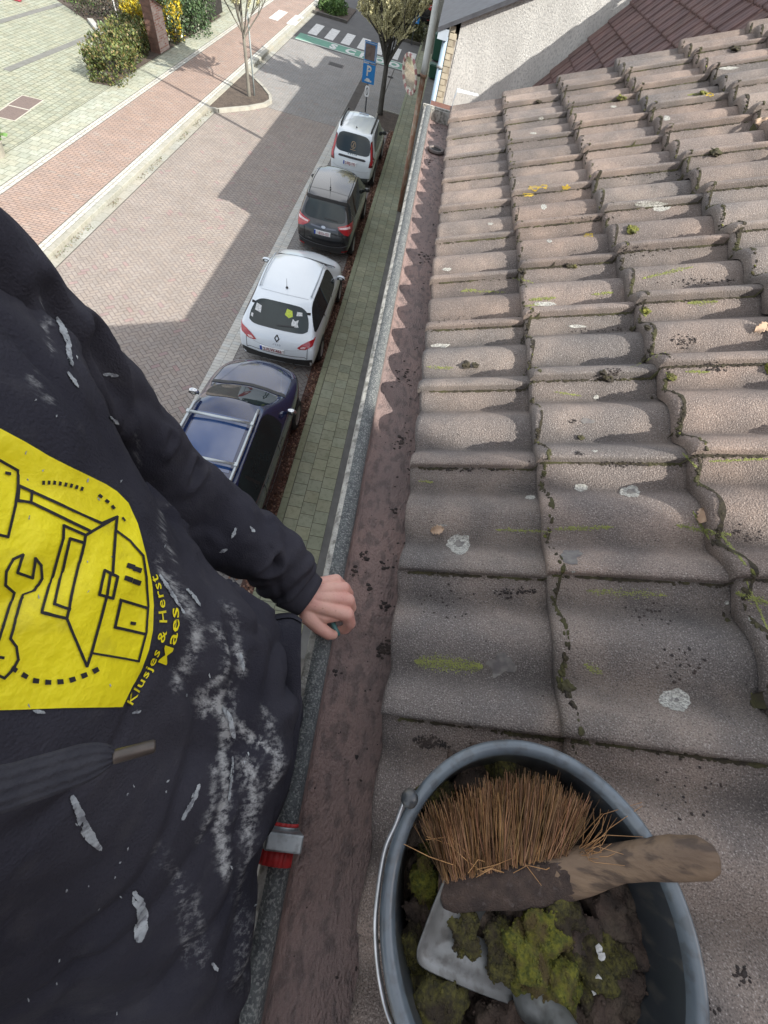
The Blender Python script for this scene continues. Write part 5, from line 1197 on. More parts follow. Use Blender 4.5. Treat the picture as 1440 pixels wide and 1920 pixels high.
def ribbon(p0, p1, wfun, n):
    """thin growth lying on the tiles along a joint seen from above"""
    a, b = Vector(p0), Vector(p1); d = (b-a).normalized(); nr = Vector((-d.y, d.x)); pts = []; prev = None
    for k in range(n+1):
        c = a.lerp(b, k/n); w_ = wfun(c, k)
        if w_ <= .0012: prev = None; continue
        q = [downz(*(c+nr*o)) for o in (-w_*.35, w_*.2, w_)]
        if None in q: prev = None; continue
        q = [Vector(p)+Vector((-.0002,0,.0012+.0008*noise.noise(p*220))) for p in q]
        if prev: ms.face([prev[0], q[0], q[1], prev[1]]); ms.face([prev[1], q[1], q[2], prev[2]])
        prev = q
for i in range(1, 9):
    x0 = EX+(i*EXPO-.002)*CT; sd = i*3.3
    ribbon((x0, -.45), (x0, 3.63), lambda c, k: .0030+.006*noise.noise(Vector((c.y*7, sd, 1)))+.006*noise.noise(Vector((c.y*60, sd, 4)))+(.001 if i > 1 else -.002), 900)
for j in range(-1, 12):
    y0 = EY+j*.3-.001; sd = j*5.1
    ribbon((EX+8.8*EXPO*CT, y0-.0015), (EX+.01, y0-.0015), lambda c, k: -(0) + .0028+.004*noise.noise(Vector((c.x*8, sd, 2)))+.004*noise.noise(Vector((c.x*70, sd, 7))), 520)
tag(ms.build('seam_moss', m_mossdark, roof), None)['kind'] = 'stuff'; tag(mb2.build('moss', m_moss, roof), None)['kind'] = 'stuff'
lc = MB(); ld = MB()
def blob(mb, bv, u, v, ru, rv, off, cell=4, jag=.16, seed=0, n=44, ang=0):
    pts = []
    for k in range(n):
        a = 2*math.pi*k/n; r = 1+jag*(noise.noise(Vector((math.cos(a)*1.6+seed, math.sin(a)*1.6, seed)))*1.6+noise.noise(Vector((math.cos(a)*6+seed, math.sin(a)*6, seed)))*.7); x, y = ru*r*math.cos(a), rv*r*math.sin(a)
        pts.append((u+x*math.cos(ang)-y*math.sin(ang), v+x*math.sin(ang)+y*math.cos(ang)))
    V, F = poly_grid(pts, cell); drop(mb, bv, V, F, eye_o, eye_d, off, maxd=12)
for i, (u,v,ru,rv) in enumerate(((862,1020,23,17),(1183,922,21,10),(1090,914,14,7),(1268,1312,28,21),(995,933,9,4),(1020,570,20,4),(1082,612,16,3),(826,648,17,4),(1222,383,30,6),(1240,390,16,6),(828,985,10,2),(1118,745,5,4),(1116,846,5,2),(948,1245,4,3),(1250,222,6,5),(1020,388,6,5),(838,505,8,3),(1150,200,6,2),(1030,452,5,3),(1000,250,6,2),(1365,128,16,3),(1362,1130,4,4),(1108,1063,0.1,0.1),(1015,222,5,3),(920,420,5,2),(1075,1072,4,2),(1205,1300,0.1,.1),(1408,1160,5,4))):
    blob(lc, bvt, u, v, ru, rv, .0006, 4, .22, i*3.7)
for u,v,ru,rv in ((862,1020,9,6),(1183,922,8,4),(1268,1314,5,4)): blob(ld, bvt, u, v, ru, rv, .0015, 4, .3, u)
for u,v,ru,rv in ((1072,1043,16,11),(940,1245,22,22),(1100,790,12,5)): blob(ld, bvt, u, v, ru, rv, .0007, 4, .5, u)
lo_ = lc.build('lichen', mat('lichen', (.50,.50,.45), (.30,.295,.265), .95, 140, 320, (.17,.16,.155), 1, 400, amt2=.85, bdist=.001, lo2=.47, hi2=.58), roof); lo_['kind'] = 'stuff'
lo_ = ld.build('lichen_centres', mat('lichen_grey', (.13,.12,.12), (.20,.19,.175), .95, 90), roof); lo_['kind'] = 'stuff'
yl = MB()
for u,v in ((1000,352),(1020,350),(990,365),(1062,352),(1105,440),(1330,178)): blob(yl, bvt, u+rj(-3,3), v, rj(5,11), rj(3,5), .0009, 4, .6, u)
yo = yl.build('yellow_lichen', mat('yellow_lichen', (.50,.34,.04), (.33,.25,.05), .95, 90), roof); yo['kind'] = 'stuff'
# loose crumbs of dirt on the tiles and in the gutter
cr_ = MB()
for u,v,ru,rv,n in ((800,1390,26,14,120),(950,1112,24,10,50),(985,1108,20,8,40),(835,1395,14,8,25),(1280,640,26,14,80),(1340,690,26,12,70),(1075,790,10,4,20),(1150,700,20,12,50),(1085,850,10,3,20),(1130,620,60,8,40),(1280,1240,60,40,30),(1300,1480,80,60,24),(1395,1830,20,20,24),(1310,1890,40,20,20),(860,600,60,10,40),(1200,470,60,10,50),(1320,530,90,8,60),(880,880,60,4,50),(1170,870,60,6,60),(1400,1000,30,20,30),(1230,1150,80,30,40),(840,1130,60,40,30),(1230,330,80,10,40),(1100,410,60,8,40)):
    scat(cr_, u, v, ru, rv, n, .0008, .003, bvt, .7)
for k in range(500): 
    h = downz(rj(.2,1.9), rj(-.3,3.6)); 
    if h: s = rj(.0006,.0022); cr_.ico(h, s*1.4, s, s*.7, 1, .5, k)
tag(cr_.build('roof_crumbs', m_soil, None), 'dark crumbs of dirt scattered over the roof tiles', 'dirt', kind='stuff')
gd = MB(); random.seed(3)
for k in range(320):
    y = rj(-.35, 3.5); x = .025+.16*random.random()**.55; h = bvg.ray_cast(Vector((x,y,6.23)), Vector((0,0,-1)), 1)[0]
    if h and h.z < 6.2:
        s = rj(.0006,.0018)*(1+.8*(x > .11))*(2.0 if random.random() < .03 else 1); gd.ico(h, s*rj(.8,1.8), s*rj(.8,1.6), s*.6, 1, .6, k)
for u,v,n,r in ((680,1043,14,6),(662,1073,10,5),(720,1060,8,4),(722,1138,10,5),(1,1,0,1),(724,1212,26,8),(715,1218,14,6),(792,800,14,9),(770,880,10,5),(805,300,20,6),(820,232,60,13),(740,960,8,4),(632,1262,6,4),(690,1100,6,4),(760,700,20,10),(745,830,14,8),(800,480,30,10)):
    for k in range(n):
        h = bvg.ray_cast(EYE, ray(u+random.gauss(0,r), v+random.gauss(0,r)), 9)[0]
        if h: s = rj(.0015,.005); gd.ico(h, s*1.4, s, s*.7, 1, .6, k)
tag(gd.build('gutter_dirt', m_soil, None), 'black dirt crumbs scattered along the felt lined gutter', 'dirt', kind='stuff')
# dead leaves on the tiles
def leaf(u, v, L, ang, label):
    h, n, _, _ = bvt.ray_cast(EYE, ray(u,v), 12); t = n.orthogonal().normalized(); t = (CX-n*CX.dot(n)).normalized(); t = Matrix.Rotation(ang, 3, n) @ t; s = n.cross(t); b_ = MB(); rows = []
    prof = [(0,.02),(.1,.16),(.2,.30),(.28,.20),(.36,.34),(.48,.24),(.56,.40),(.7,.26),(.78,.30),(.9,.16),(1,.02)]
    for f, w_ in prof:
        c = h+n*(.003+.006*math.sin(f*3.1))+t*(f-.5)*L; rows.append([c-s*w_*L*1.0+n*.004, c-s*w_*L*.5+n*.0005, c, c+s*w_*L*.5+n*.001, c+s*w_*L+n*.005])
    b_.grid(rows); o = b_.build('dead_leaf', mat('dead_leaf', (.55,.40,.28), (.40,.27,.18), .8, 60), None, True); q = o.modifiers.new('t','SOLIDIFY'); q.thickness = .0006; return tag(o, label, 'leaf', 'dead leaves on the roof tiles')
leaf(820,993,.034,.2,'pale lobed dead leaf lying beside the round white lichen spot')
leaf(1312,968,.036,1.2,'curled dead leaf at the mossy side joint on the right')
leaf(1425,618,.040,.4,'pale dead leaf at the right edge of the picture halfway up the roof')
leaf(1425,232,.06,1.0,'brown dead leaf high on the roof near the top right')
# ------------------------------------------------------------------ trees, planting and street furniture
m_bark = mat('bark', (.20,.185,.155), (.12,.11,.095), .9, 12, 50, (.22,.23,.18), .8, 60, amt2=.4, stretch=(1,1,.3), bdist=.01)
m_barkd = mat('dark_bark', (.085,.078,.068), (.05,.046,.04), .9, 12, 50, (.13,.13,.10), .8, 60, amt2=.4, stretch=(1,1,.3), bdist=.01)
m_bud = mat('spring_buds', (1,1,1), (.8,.8,.7), .7, 5, attr='Col')
m_leaf = mat('leaves', (1,1,1), (.75,.8,.7), .6, 3, attr='Col')
def leafq(mb, p, d, s, c, asp=.5):
    t = Vector((rj(-1,1),rj(-1,1),rj(-1,1))).cross(d)
    if t.length < .01: return
    t.normalize(); mb.face([p, p+d*s*.5+t*s*asp, p+d*s, p+d*s*.5-t*s*asp], c)
def tree(name, label, x, y, r, h0, hs, spread, n1, bark, budc, seed, budn=1.0, lean=(0,0), group='street trees'):
    random.seed(seed); T = thing(name, label, 'tree', (x,y,0), 0, group); tr = MB(); br_ = MB(); bu = MB()
    top = Vector((lean[0]*h0, lean[1]*h0, h0)); tr.tube([(0,0,-.05),(lean[0]*.15,0,.15),tuple(top*.5+Vector((rj(-.02,.02),rj(-.02,.02),0))),tuple(top)], [r*1.25, r*1.02, r*.9, r*.8], 12); tr.build('trunk', bark, T, True)
    def grow(p, d, L, rd, dep):
        n = 4; pts = [p]; dd = d.copy()
        for k in range(n): dd = (dd+Vector((rj(-.16,.16),rj(-.16,.16),rj(-.03,.14)))).normalized(); pts.append(pts[-1]+dd*L/n)
        br_.tube(pts, [rd*(1-.45*k/n) for k in range(n+1)], 5 if dep else 7, None, False)
        if dep >= 2 or rd < .012:
            for q in range(int(52*L*budn)+3):
                f = rj(.1,1)*n; k = min(int(f), n-1); b = pts[k].lerp(pts[k+1], f-k)
                for _ in range(3):
                    g = rj(.55,1.25); leafq(bu, b+Vector((rj(-.03,.03),)*3), Vector((rj(-1,1),rj(-1,1),rj(-.3,1))).normalized(), rj(.022,.05), (budc[0]*g, budc[1]*g, budc[2]*g))
        if dep >= 3: return
        for k in range((5,5,5)[dep]):
            f = rj(.25,1)*n; i = min(int(f), n-1); b = pts[i].lerp(pts[i+1], f-i)
            nd = (dd*rj(.6,1)+Vector((rj(-1,1),rj(-1,1),rj(-.2,.7)))*.75).normalized(); grow(b, nd, L*rj(.45,.7), rd*rj(.4,.6), dep+1)
        grow(pts[-1], dd, L*.6, rd*.55, dep+1)
    for k in range(n1):
        a = 2*math.pi*k/n1+rj(-.4,.4); sp = rj(.35,1)*spread; grow(top-Vector((0,0,rj(0,h0*.12))), Vector((math.cos(a)*sp, math.sin(a)*sp, 1)).normalized(), hs*rj(.4,.55), r*rj(.35,.55), 0)
    grow(top, Vector((.05,.02,1)), hs*.55, r*.65, 0)
    c = br_.build('crown', bark, T, True); bu.build('buds', m_bud, c); return T
tree('street_tree', 'slim young street tree with pale bark in the kerbed triangle beside a stake', -8.02, 24.1, .075, 1.95, 3.6, .95, 7, m_bark, (.80,.77,.48), 5, 1.6)
tree('street_tree', 'larger street tree with dark trunk and yellowish buds past the end of the parked cars', -2.33, 26.75, .13, 1.75, 4.0, 1.05, 8, m_barkd, (.84,.80,.52), 9, 1.8, (.02,.0))
tree('street_tree', 'yellowing tree behind the grey gate post on the far pavement', -12.3, 36.6, .09, 1.3, 3.4, .9, 6, m_bark, (.60,.50,.22), 21, 1.0)
tree('street_tree', 'thin bare tree rising from the dark shrub at the far bay', -2.2, 43.4, .07, 1.0, 2.6, .8, 5, m_barkd, (.30,.28,.12), 31, .6)
b = MB(); b.tube([(-7.86,24.35,-.02),(-7.86,24.35,2.5)], .035, 8); tag(b.build('tree_stake', mat('stake_grey', (.30,.34,.34), (.22,.25,.25), .8, 8), smooth=True), 'grey stake standing right beside the slim young tree', 'stake')

def foliage(mb, fn, n, s, cols, up=.3):
    for k in range(n):
        p = fn(); d = Vector((rj(-1,1),rj(-1,1),rj(-.4,1)+up)).normalized(); c = random.choice(cols); g = rj(.6,1.3); leafq(mb, p, d, s*rj(.6,1.4), (c[0]*g,c[1]*g,c[2]*g), rj(.22,.4))
def shrub(name, label, cat, x, y, rx, ry, h, n, s, cols, seed, group=None, square=False, rot=0, z0=0):
    random.seed(seed); T = thing(name, label, cat, (x,y,z0), rot, group); f = MB(); st_ = MB()
    lumps = [(rj(-.8,.8)*rx, rj(-.8,.8)*ry, rj(.35,.8)*h, rj(.3,.55)*min(rx,ry,h)*1.1) for _ in range(int(10+rx*ry*6))]
    def pt():
        if random.random() < .62:
            cx, cy, cz, r = random.choice(lumps); v = Vector((random.gauss(0,1),random.gauss(0,1),random.gauss(0,1))).normalized()*r*rj(.75,1.08); return Vector((max(-rx,min(rx,cx+v.x)), max(-ry,min(ry,cy+v.y)), max(.03,cz+v.z)))
        if square: 
            a = random.choice((0,1,2)); q = Vector((rj(-1,1)*rx, rj(-1,1)*ry, rj(.02,1)*h))
            if a == 0: q.x = random.choice((-1,1))*rx*rj(.9,1.03)
            elif a == 1: q.y = random.choice((-1,1))*ry*rj(.9,1.03)
            else: q.z = h*rj(.85,1.03)
            return q + Vector((noise.noise(q*2), noise.noise(q*2+Vector((5,0,0))), noise.noise(q*2+Vector((0,9,0)))))*.14
        a = rj(0,6.283); b = math.acos(rj(0,1)); r = rj(.7,1.02); return Vector((rx*math.sin(b)*math.cos(a)*r, ry*math.sin(b)*math.sin(a)*r, h*math.cos(b)*r))
    foliage(f, pt, n, s, cols)
    for k in range(22):
        a = rj(0,6.28); st_.tube([(rj(-.3,.3)*rx, rj(-.3,.3)*ry, 0), (math.cos(a)*rx*.5, math.sin(a)*ry*.5, h*.5), (math.cos(a)*rx*.85, math.sin(a)*ry*.85, h*rj(.6,.95))], [.018,.012,.005], 5)
    f.build('foliage', m_leaf, T); st_.build('stems', m_barkd, T); return T
G1 = [(.10,.13,.03),(.07,.10,.025),(.15,.16,.04),(.05,.07,.02)]; G2 = [(.06,.11,.04),(.04,.08,.035),(.09,.14,.06)]; YL = [(.75,.55,.02),(.65,.45,.02),(.5,.42,.05),(.25,.25,.04)]
def shrub_at(u, v, z): p = at(u, v, z); return p.x, p.y
shrub('hedge', 'low dark green hedge with dry lower twigs beside the square paving', 'hedge', -13.35, 23.75, .62, 2.6, 1.0, 15000, .085, G1+[(.20,.15,.06)], 2, None, True, R(11))
x, y = shrub_at(246, 2, 1.3); shrub('forsythia', 'bright yellow flowering shrub left of the brick pier', 'shrub', x, y, .5, .55, 1.6, 2400, .09, YL, 3, 'yellow flowering shrubs')
x, y = shrub_at(305, -4, 1.4); shrub('forsythia', 'bright yellow flowering shrub right behind the brick pier top', 'shrub', x, y+.4, .45, .7, 1.7, 2400, .09, YL, 4, 'yellow flowering shrubs')
shrub('ivy_hedge', 'tall dark green ivy hedge with small white blooms between the pier and gate post', 'hedge', -13.5, 29.8, .85, 2.1, 1.9, 12000, .10, G2+[(.05,.08,.03)]*2+[(.5,.52,.42)]*(1), 5, None, True)
shrub('shrub', 'leafy green shrub in the kerbed bed past the zebra crossing', 'shrub', -7.9, 43.6, 1.0, 1.3, .55, 4000, .12, [(.10,.19,.05),(.07,.14,.04),(.15,.24,.07)], 6, None)
shrub('shrub', 'dark twiggy shrub beside the far parking bay on the right', 'shrub', -2.1, 43.0, .95, 1.2, .8, 4200, .09, [(.05,.065,.025),(.08,.09,.03),(.16,.15,.07)], 7, None)
shrub('shrub', 'small fresh green plants in the bed at the top left', 'shrub', *shrub_at(150,4,.1), .9, .7, .35, 900, .10, [(.12,.22,.05),(.18,.28,.08)], 8, None)
shrub('shrub', 'low pale green plants beside the white sign post', 'shrub', *shrub_at(205,58,.1), .35, .45, .25, 350, .10, [(.20,.30,.12),(.3,.38,.2)], 9, None)
shrub('shrub', 'dark bare bedding shrub behind the square at the top left', 'shrub', *shrub_at(188,18,.3), 1.3, 1.2, .9, 2400, .08, [(.10,.07,.05),(.06,.05,.04),(.05,.07,.03)], 10, None)
shrub('shrub', 'tall dark evergreen at the top edge between pier and hedge', 'shrub', *shrub_at(345,-30,1.6), 1.0, 1.3, 2.2, 5000, .11, G2, 12, None)
P = thing('planter', 'pale round planter with green leaves at the left edge of the square', 'planter', (*shrub_at(-14,290,.1),0)); b = MB(); b.lathe([(.30,0),(.40,.42),(.43,.45),(.38,.45),(.36,.38),(0,.38)], 28); b.build('pot', mat('pale_concrete', (.42,.40,.34), (.33,.31,.27), .85, 12), P, True, 40)
f = MB(); random.seed(4); foliage(f, lambda: Vector((rj(-.35,.35),rj(-.35,.35),rj(.4,.75))), 500, .14, [(.10,.2,.05),(.15,.27,.07)]); f.build('leaves', m_leaf, P)

# bed soils and their kerbs
region('bed_soil', [(-13.4,20.95),(-12.66,21.1),(-12.66,34.5),(-20,40),(-20,30),(-16.2,27.2)], .112, mat('bed_earth', (.085,.065,.05), (.05,.038,.03), .95, 4, 20, (.14,.11,.085), .8, 60, amt2=.5))
isl = [(-9.02,21.75),(-8.65,21.82),(-7.75,22.95),(-7.28,23.75),(-7.18,24.3),(-7.35,24.85),(-7.85,25.6),(-8.5,26.4),(-9.02,26.95)]
region('island_soil', isl, .085, MATS['bed_earth'])
km = MB()
for a, b_ in zip(isl, isl[1:]):
    a, b_ = Vector(a), Vector(b_); d = (b_-a).normalized(); n = Vector((d.y,-d.x))*.13; n = n if n.x > 0 or True else n; q = [a-d*.01, b_+d*.01, b_+n+d*.03, a+n-d*.03]
    km.face([(p.x,p.y,.12) for p in q]); km.face([(q[3].x,q[3].y,-.03),(q[2].x,q[2].y,-.03),(q[2].x,q[2].y,.12),(q[3].x,q[3].y,.12)]); km.face([(q[1].x,q[1].y,.0),(q[0].x,q[0].y,.0),(q[0].x,q[0].y,.12),(q[1].x,q[1].y,.12)])
struct(km.build('island_kerb', mat('kerb_concrete', (.36,.35,.30), (.28,.27,.235), .9, 5)))
region('tree_bed', rect(-2.42,-1.41,24.84,27.35), .012, MATS['bed_earth'])
b = MB(); b.box(-2.5,-2.42,24.8,27.4,-.02,.05); b.box(-2.5,-1.4,27.35,27.43,-.02,.05); struct(b.build('tree_bed_edge', MATS['kerb_concrete']))
b = MB(); b.box(-8.95,-6.6,41.6,41.75,-.02,.14); b.box(-3.2,-1.3,41.5,41.65,-.02,.14); struct(b.build('planting_kerb', mat('dark_kerb', (.09,.085,.075), (.06,.055,.05))))
region('bed_soil', rect(-8.95,-6.6,41.76,46), .05, MATS['bed_earth']); region('bed_soil', rect(-3.2,-1.42,41.66,45.5), .05, MATS['bed_earth'])
b = MB(); p = at(180,52,.15); b.box(-.9,.9,-.12,.12,0,.12); o = bevel(b.build('edging_stone', mat('pale_stone', (.42,.42,.39), (.33,.33,.3)), loc=(p.x,p.y,.11)), .01); o.rotation_euler.z = R(-50); tag(o, 'long pale edging stone lying at the corner of the planted bed', 'stone')

# brick pier with plank side and sloping cap
P = thing('garden_wall', 'red and white brick pier with plank side and sloping brown cap', 'wall', (-12.68,26.55,0)); 
def brickcol(n, L, mix, noise_, col, mp):
    t = n.new('ShaderNodeTexBrick'); t.inputs['Color1'].default_value = (.40,.16,.12,1); t.inputs['Color2'].default_value = (.62,.50,.45,1); t.inputs['Mortar'].default_value = (.50,.45,.40,1); t.inputs['Scale'].default_value = 1; t.inputs['Mortar Size'].default_value = .012; t.inputs['Brick Width'].default_value = .21; t.inputs['Row Height'].default_value = .07
    s = n.new('ShaderNodeSeparateXYZ'); c = n.new('ShaderNodeCombineXYZ'); L.new(mp.outputs[0], s.inputs[0]); L.new(s.outputs[1], c.inputs[0]); L.new(s.outputs[2], c.inputs[1]); L.new(c.outputs[0], t.inputs[0]); return t.outputs[0]
b = MB(); y0_, y1_ = -.5, .55; P4 = [(0,y0_,0),(0,y1_,0),(0,y1_,1.33),(0,y0_,1.74)]; Q4 = [(-.35,y0_,0),(-.35,y1_,0),(-.35,y1_,1.33),(-.35,y0_,1.74)]
b.face(P4); b.face(list(reversed(Q4))); b.face([P4[1],Q4[1],Q4[2],P4[2]]); b.build('brick_face', mat('pier_brick', (.5,.3,.25), rough=.9, extra=brickcol), P)
b = MB(); b.box(-.4, .012, y0_-.05, y0_-.003, 0, 1.76)
for k in range(9): b.box(-.4, .016, y0_-.062, y0_-.05, .02+k*.182, .02+k*.182+.165)
b.build('plank_side', mat('brown_planks', (.17,.095,.07), (.11,.065,.05), .8, 8), P)
b = MB(); b.face([(.04,y0_-.07,1.78),(.04,y1_+.06,1.36),(-.42,y1_+.06,1.36),(-.42,y0_-.07,1.78)]); o = b.build('cap', mat('brown_cap', (.14,.09,.07), (.10,.06,.05)), P); q = o.modifiers.new('t','SOLIDIFY'); q.thickness = .06
b = MB(); b.box(-.13,.13,-.13,.13,0,1.75); b.box(-.17,.17,-.17,.17,1.75,1.83); o = bevel(b.build('gate_post', mat('grey_post', (.24,.22,.19), (.17,.155,.135), .9, 8), loc=(-12.86,32.4,.1)), .01); tag(o, 'square grey gate post at the end of the ivy hedge', 'post')
b = MB(); b.box(-.06,.06,-1.4,1.4,0,1.3); o = b.build('garden_gate', mat('dark_gate', (.03,.026,.024), (.02,.018,.017)), loc=(-12.95,33.95,.1)); tag(o, 'dark closed garden gate beyond the grey post', 'gate')
for k in range(12):
    q = MB(); q.box(.061,.075,-1.36+k*.23,-1.36+k*.23+.19,.03,1.27); q.build('board', MATS['dark_gate'], o)
def sign_post(loc, h, m): b = MB(); b.tube([(0,0,0),(0,0,h)], .028, 10); return b.build('post', m, loc, True)
P = thing('sign', 'small white sign on a white post behind the hedge', 'sign', (-15.6,28.4,.1)); sign_post(P, 1.35, MATS['white_frame']); b = MB(); b.box(-.26,.26,-.045,-.03,1.0,1.35); bevel(b.build('panel', mat('sign_white', (.72,.74,.76), rough=.5), P), .004)
b = MB(); 
for k, (a, c) in enumerate(((-.2,.18),(-.2,.1),(-.2,.14))): b.box(a,c,-.048,-.0455,1.27-k*.08,1.295-k*.08)
b.build('writing', mat('sign_blue_grey', (.2,.27,.36)), P)
for k, (u, v) in enumerate(((22,212),(48,193))):
    x, y = shrub_at(u, v, .1); o = thing('inspection_cover', ('brown square inspection cover nearer the left edge of the square','brown square inspection cover next to its twin, farther from the left edge')[k], 'cover', (x,y,.1), R(4), 'pair of inspection covers')
    b = MB(); b.box(-.33,.33,-.5,.5,.002,.008); b.build('lid', mat('rust_cover', (.17,.125,.105), (.12,.09,.078), .7, 20, bump=.5, bs=80), o); b = MB()
    for (a,c,d,e) in ((-.36,-.33,-.53,.53),(.33,.36,-.53,.53),(-.33,.33,-.53,-.5),(-.33,.33,.5,.53)): b.box(a,c,d,e,0,.010)
    b.build('frame', mat('cover_frame', (.42,.40,.34)), o)
for k, (u, v, wx, wy, lb) in enumerate(((630,122,.42,.30,'rectangular road drain cover in the grey paving before the green band'),(732,145,.18,.18,'small round valve cover near the kerb'))):
    x, y = shrub_at(u, v, 0); o = thing('drain_cover', lb, 'cover', (x,y,.004)); b = MB(); 
    if k: b.lathe([(0,.006),(.15,.006),(.17,.002)], 20)
    else: b.box(-wx,wx,-wy,wy,.001,.007)
    b.build('plate', mat('iron_cover', (.10,.09,.085), (.07,.065,.06), .7, 15), o); b = MB()
    for q in range(7): b.box(-wx*.85,wx*.85,-wy*.85+q*wy*.25,-wy*.85+q*wy*.25+.02,.0075,.0095)
    b.build('slots', m_gap, o)
x, y = shrub_at(34, 2, .1); b = MB(); b.ico((0,0,.16), .22,.16,.18, 3, .25, 3); b.tube([(-.08,0,.3),(0,0,.42),(.08,0,.3)], .012, 6); tag(b.build('carrier_bag', mat('pink_bag', (.62,.10,.16), (.5,.08,.13), .5, 8), None, True, loc=(x,y,.1)), 'pinkish red bag left on the square at the top left', 'bag')

# lamp post with the round traffic mirror
P = thing('lamp_post', 'tall lamp post on the pavement, rusty brown below and white above', 'lamp post', (-.34,17.2,.1))
b = MB(); b.tube([(0,0,0),(0,0,3.60)], .082, 18); b.build('rusty_base', mat('rust_pole', (.27,.125,.075), (.36,.26,.19), .8, 5, 20, (.45,.40,.33), .4, 50, amt2=.5, stretch=(1,1,.4)), P, True)
b = MB(); b.lathe([(.082,3.55),(.100,3.56),(.100,3.72),(.098,3.73),(.07,9.0),(.05,10.3)], 20); b.tube([(0,0,10.25),(-.3,0,10.5),(-1.1,0,10.6)], .035, 8); b.build('upper_pole', mat('pole_white', (.58,.60,.58), (.47,.49,.47), .5, 5), P, True)
b = MB(); b.ico((-1.35,0,10.6), .4,.14,.07, 2); b.build('lamp_head', MATS['pole_white'], P, True)
b = MB(); b.lathe([(.086,3.50),(.108,3.50),(.108,3.57),(.086,3.57)], 18); b.build('band', MATS['rust_pole'], P, True)
MR = thing('traffic_mirror', 'round convex traffic mirror with red and white rim fixed to the lamp post', 'mirror', (-.34,17.2,.1)); 
mc = Vector((-.40,-.12,3.50)); mn = Vector((-.80,-.55,-.22)).normalized(); mx_ = Vector((0,0,1)).cross(mn).normalized(); my_ = mn.cross(mx_); MM = Matrix(((mx_.x,my_.x,mn.x,mc.x),(mx_.y,my_.y,mn.y,mc.y),(mx_.z,my_.z,mn.z,mc.z),(0,0,0,1)))
b = MB(); b.lathe([(0,.045),(.12,.042),(.24,.030),(.345,.010)], 40, MM); b.build('mirror_face', mat('mirror_face', (.74,.71,.60), (.66,.63,.53), .14, 6, metal=.75), MR, True)  # cream reflection of the road put into the face colour
b = MB()
for k in range(24):
    a0, a1 = 2*math.pi*k/24, 2*math.pi*(k+1)/24; rows = [[MM @ Vector((r*math.cos(a), r*math.sin(a), z)) for r, z in ((.345,.010),(.36,.03),(.43,.03),(.435,-.01),(.0,-.02))] for a in (a0, (a0+a1)/2, a1)]
    b.grid(rows, c=(.36,.16,.16) if k % 2 else (.62,.58,.52))
b.build('rim', mat('mirror_rim', (1,1,1), (.85,.85,.85), .5, 10, attr='Col'), MR)
b = MB(); b.tube([mc-mn*.02, (-.1,-.02,3.52), (-.06,0,3.52)], .028, 8); b.build('bracket', m_barkd, MR, True)

# parking signs
def psign(x, y, lab, second=False):
    P = thing('parking_sign', lab, 'sign', (x,y,.0), 0, 'parking signs'); b = MB(); b.tube([(0,0,0),(0,0,2.25)], .032, 10); b.build('post', mat('post_grey', (.10,.11,.12), (.07,.08,.09), .5, 6), P, True)
    mbl = mat('sign_blue', (.01,.19,.50), (.012,.17,.45), .35, 3); W = .29
    b = MB(); b.box(-W,W,-.05,-.035,.98,1.60); o = bevel(b.build('parking_panel', mbl, P), .004)
    b = MB(); V, F = text2d('P', .46, 1, .012); w_ = max(v.x for v in V); b.v = [(v.x-w_/2,-.053,1.23+v.y) for v in V]; b.f = F; b.c = [None]*len(F)
    i = len(b.v); b.face([(-.16,-.053,1.04),(.16,-.053,1.04),(.16,-.053,1.09),(.09,-.053,1.10),(.05,-.053,1.15),(-.08,-.053,1.15),(-.12,-.053,1.10),(-.16,-.053,1.09)]); b.build('symbol', m_wp, o)
    if not second:
        b = MB(); b.box(-W,W,-.05,-.035,1.64,2.28); o = bevel(b.build('upper_panel', mbl, P), .004)
        b = MB(); b.box(-W+.05,W-.09,-.053,-.0505,1.72,2.2); b.build('picture', mat('sign_brown', (.10,.075,.07), (.16,.12,.11), .6, 9), o)
        b = MB(); b.box(W-.075,W-.055,-.053,-.0505,1.74,2.12); b.box(-W+.02,W-.02,-.053,-.0505,2.235,2.25); b.box(-W+.02,W-.02,-.053,-.0505,1.66,1.675); b.box(-W+.015,-W+.03,-.053,-.0505,1.67,2.24); b.box(W-.03,W-.015,-.053,-.0505,1.67,2.24); b.build('border', m_wp, o)
        b = MB(); pl = [(.11*math.copysign(abs(math.cos(t))**.6,math.cos(t)), .72+.19*math.copysign(abs(math.sin(t))**.6,math.sin(t))) for t in [2*math.pi*k/24 for k in range(24)]]
        b.face([(x_,-.052,z) for x_, z in pl]); o = b.build('small_plate', m_plate, P); q = o.modifiers.new('t','SOLIDIFY'); q.thickness = .01
        b = MB(); 
        for q in stroke2d([(.045*math.cos(t), .72+.12*math.sin(t)) for t in [2*math.pi*k/16 for k in range(17)]], .025, 1): b.face([(p.x,-.0535,p.y) for p in q])
        b.build('arrow', m_gap, o)
psign(-3.05, 26.6, 'blue parking sign with two stacked panels in front of the dark trunked tree')
x, y = shrub_at(786, 36, .9); psign(-2.0, 41.2, 'small blue parking sign far off beside the twiggy shrub', True)
P = thing('road_sign', 'round red and white road sign at the far parked car', 'sign', (-2.75,43.9,0)); sign_post(P, 2.0, MATS['post_grey']); b = MB(); b.lathe([(0,0),(.2,0)], 24, Matrix.Translation((0,-.052,1.85)) @ Matrix.Rotation(R(90),4,'X')); b.build('face', m_plate, P)
b = MB(); b.lathe([(.19,0),(.29,0),(.29,-.015),(.0,-.015)], 24, Matrix.Translation((0,-.05,1.85)) @ Matrix.Rotation(R(90),4,'X')); b.build('rim', mat('sign_red', (.5,.03,.03), rough=.4), P)
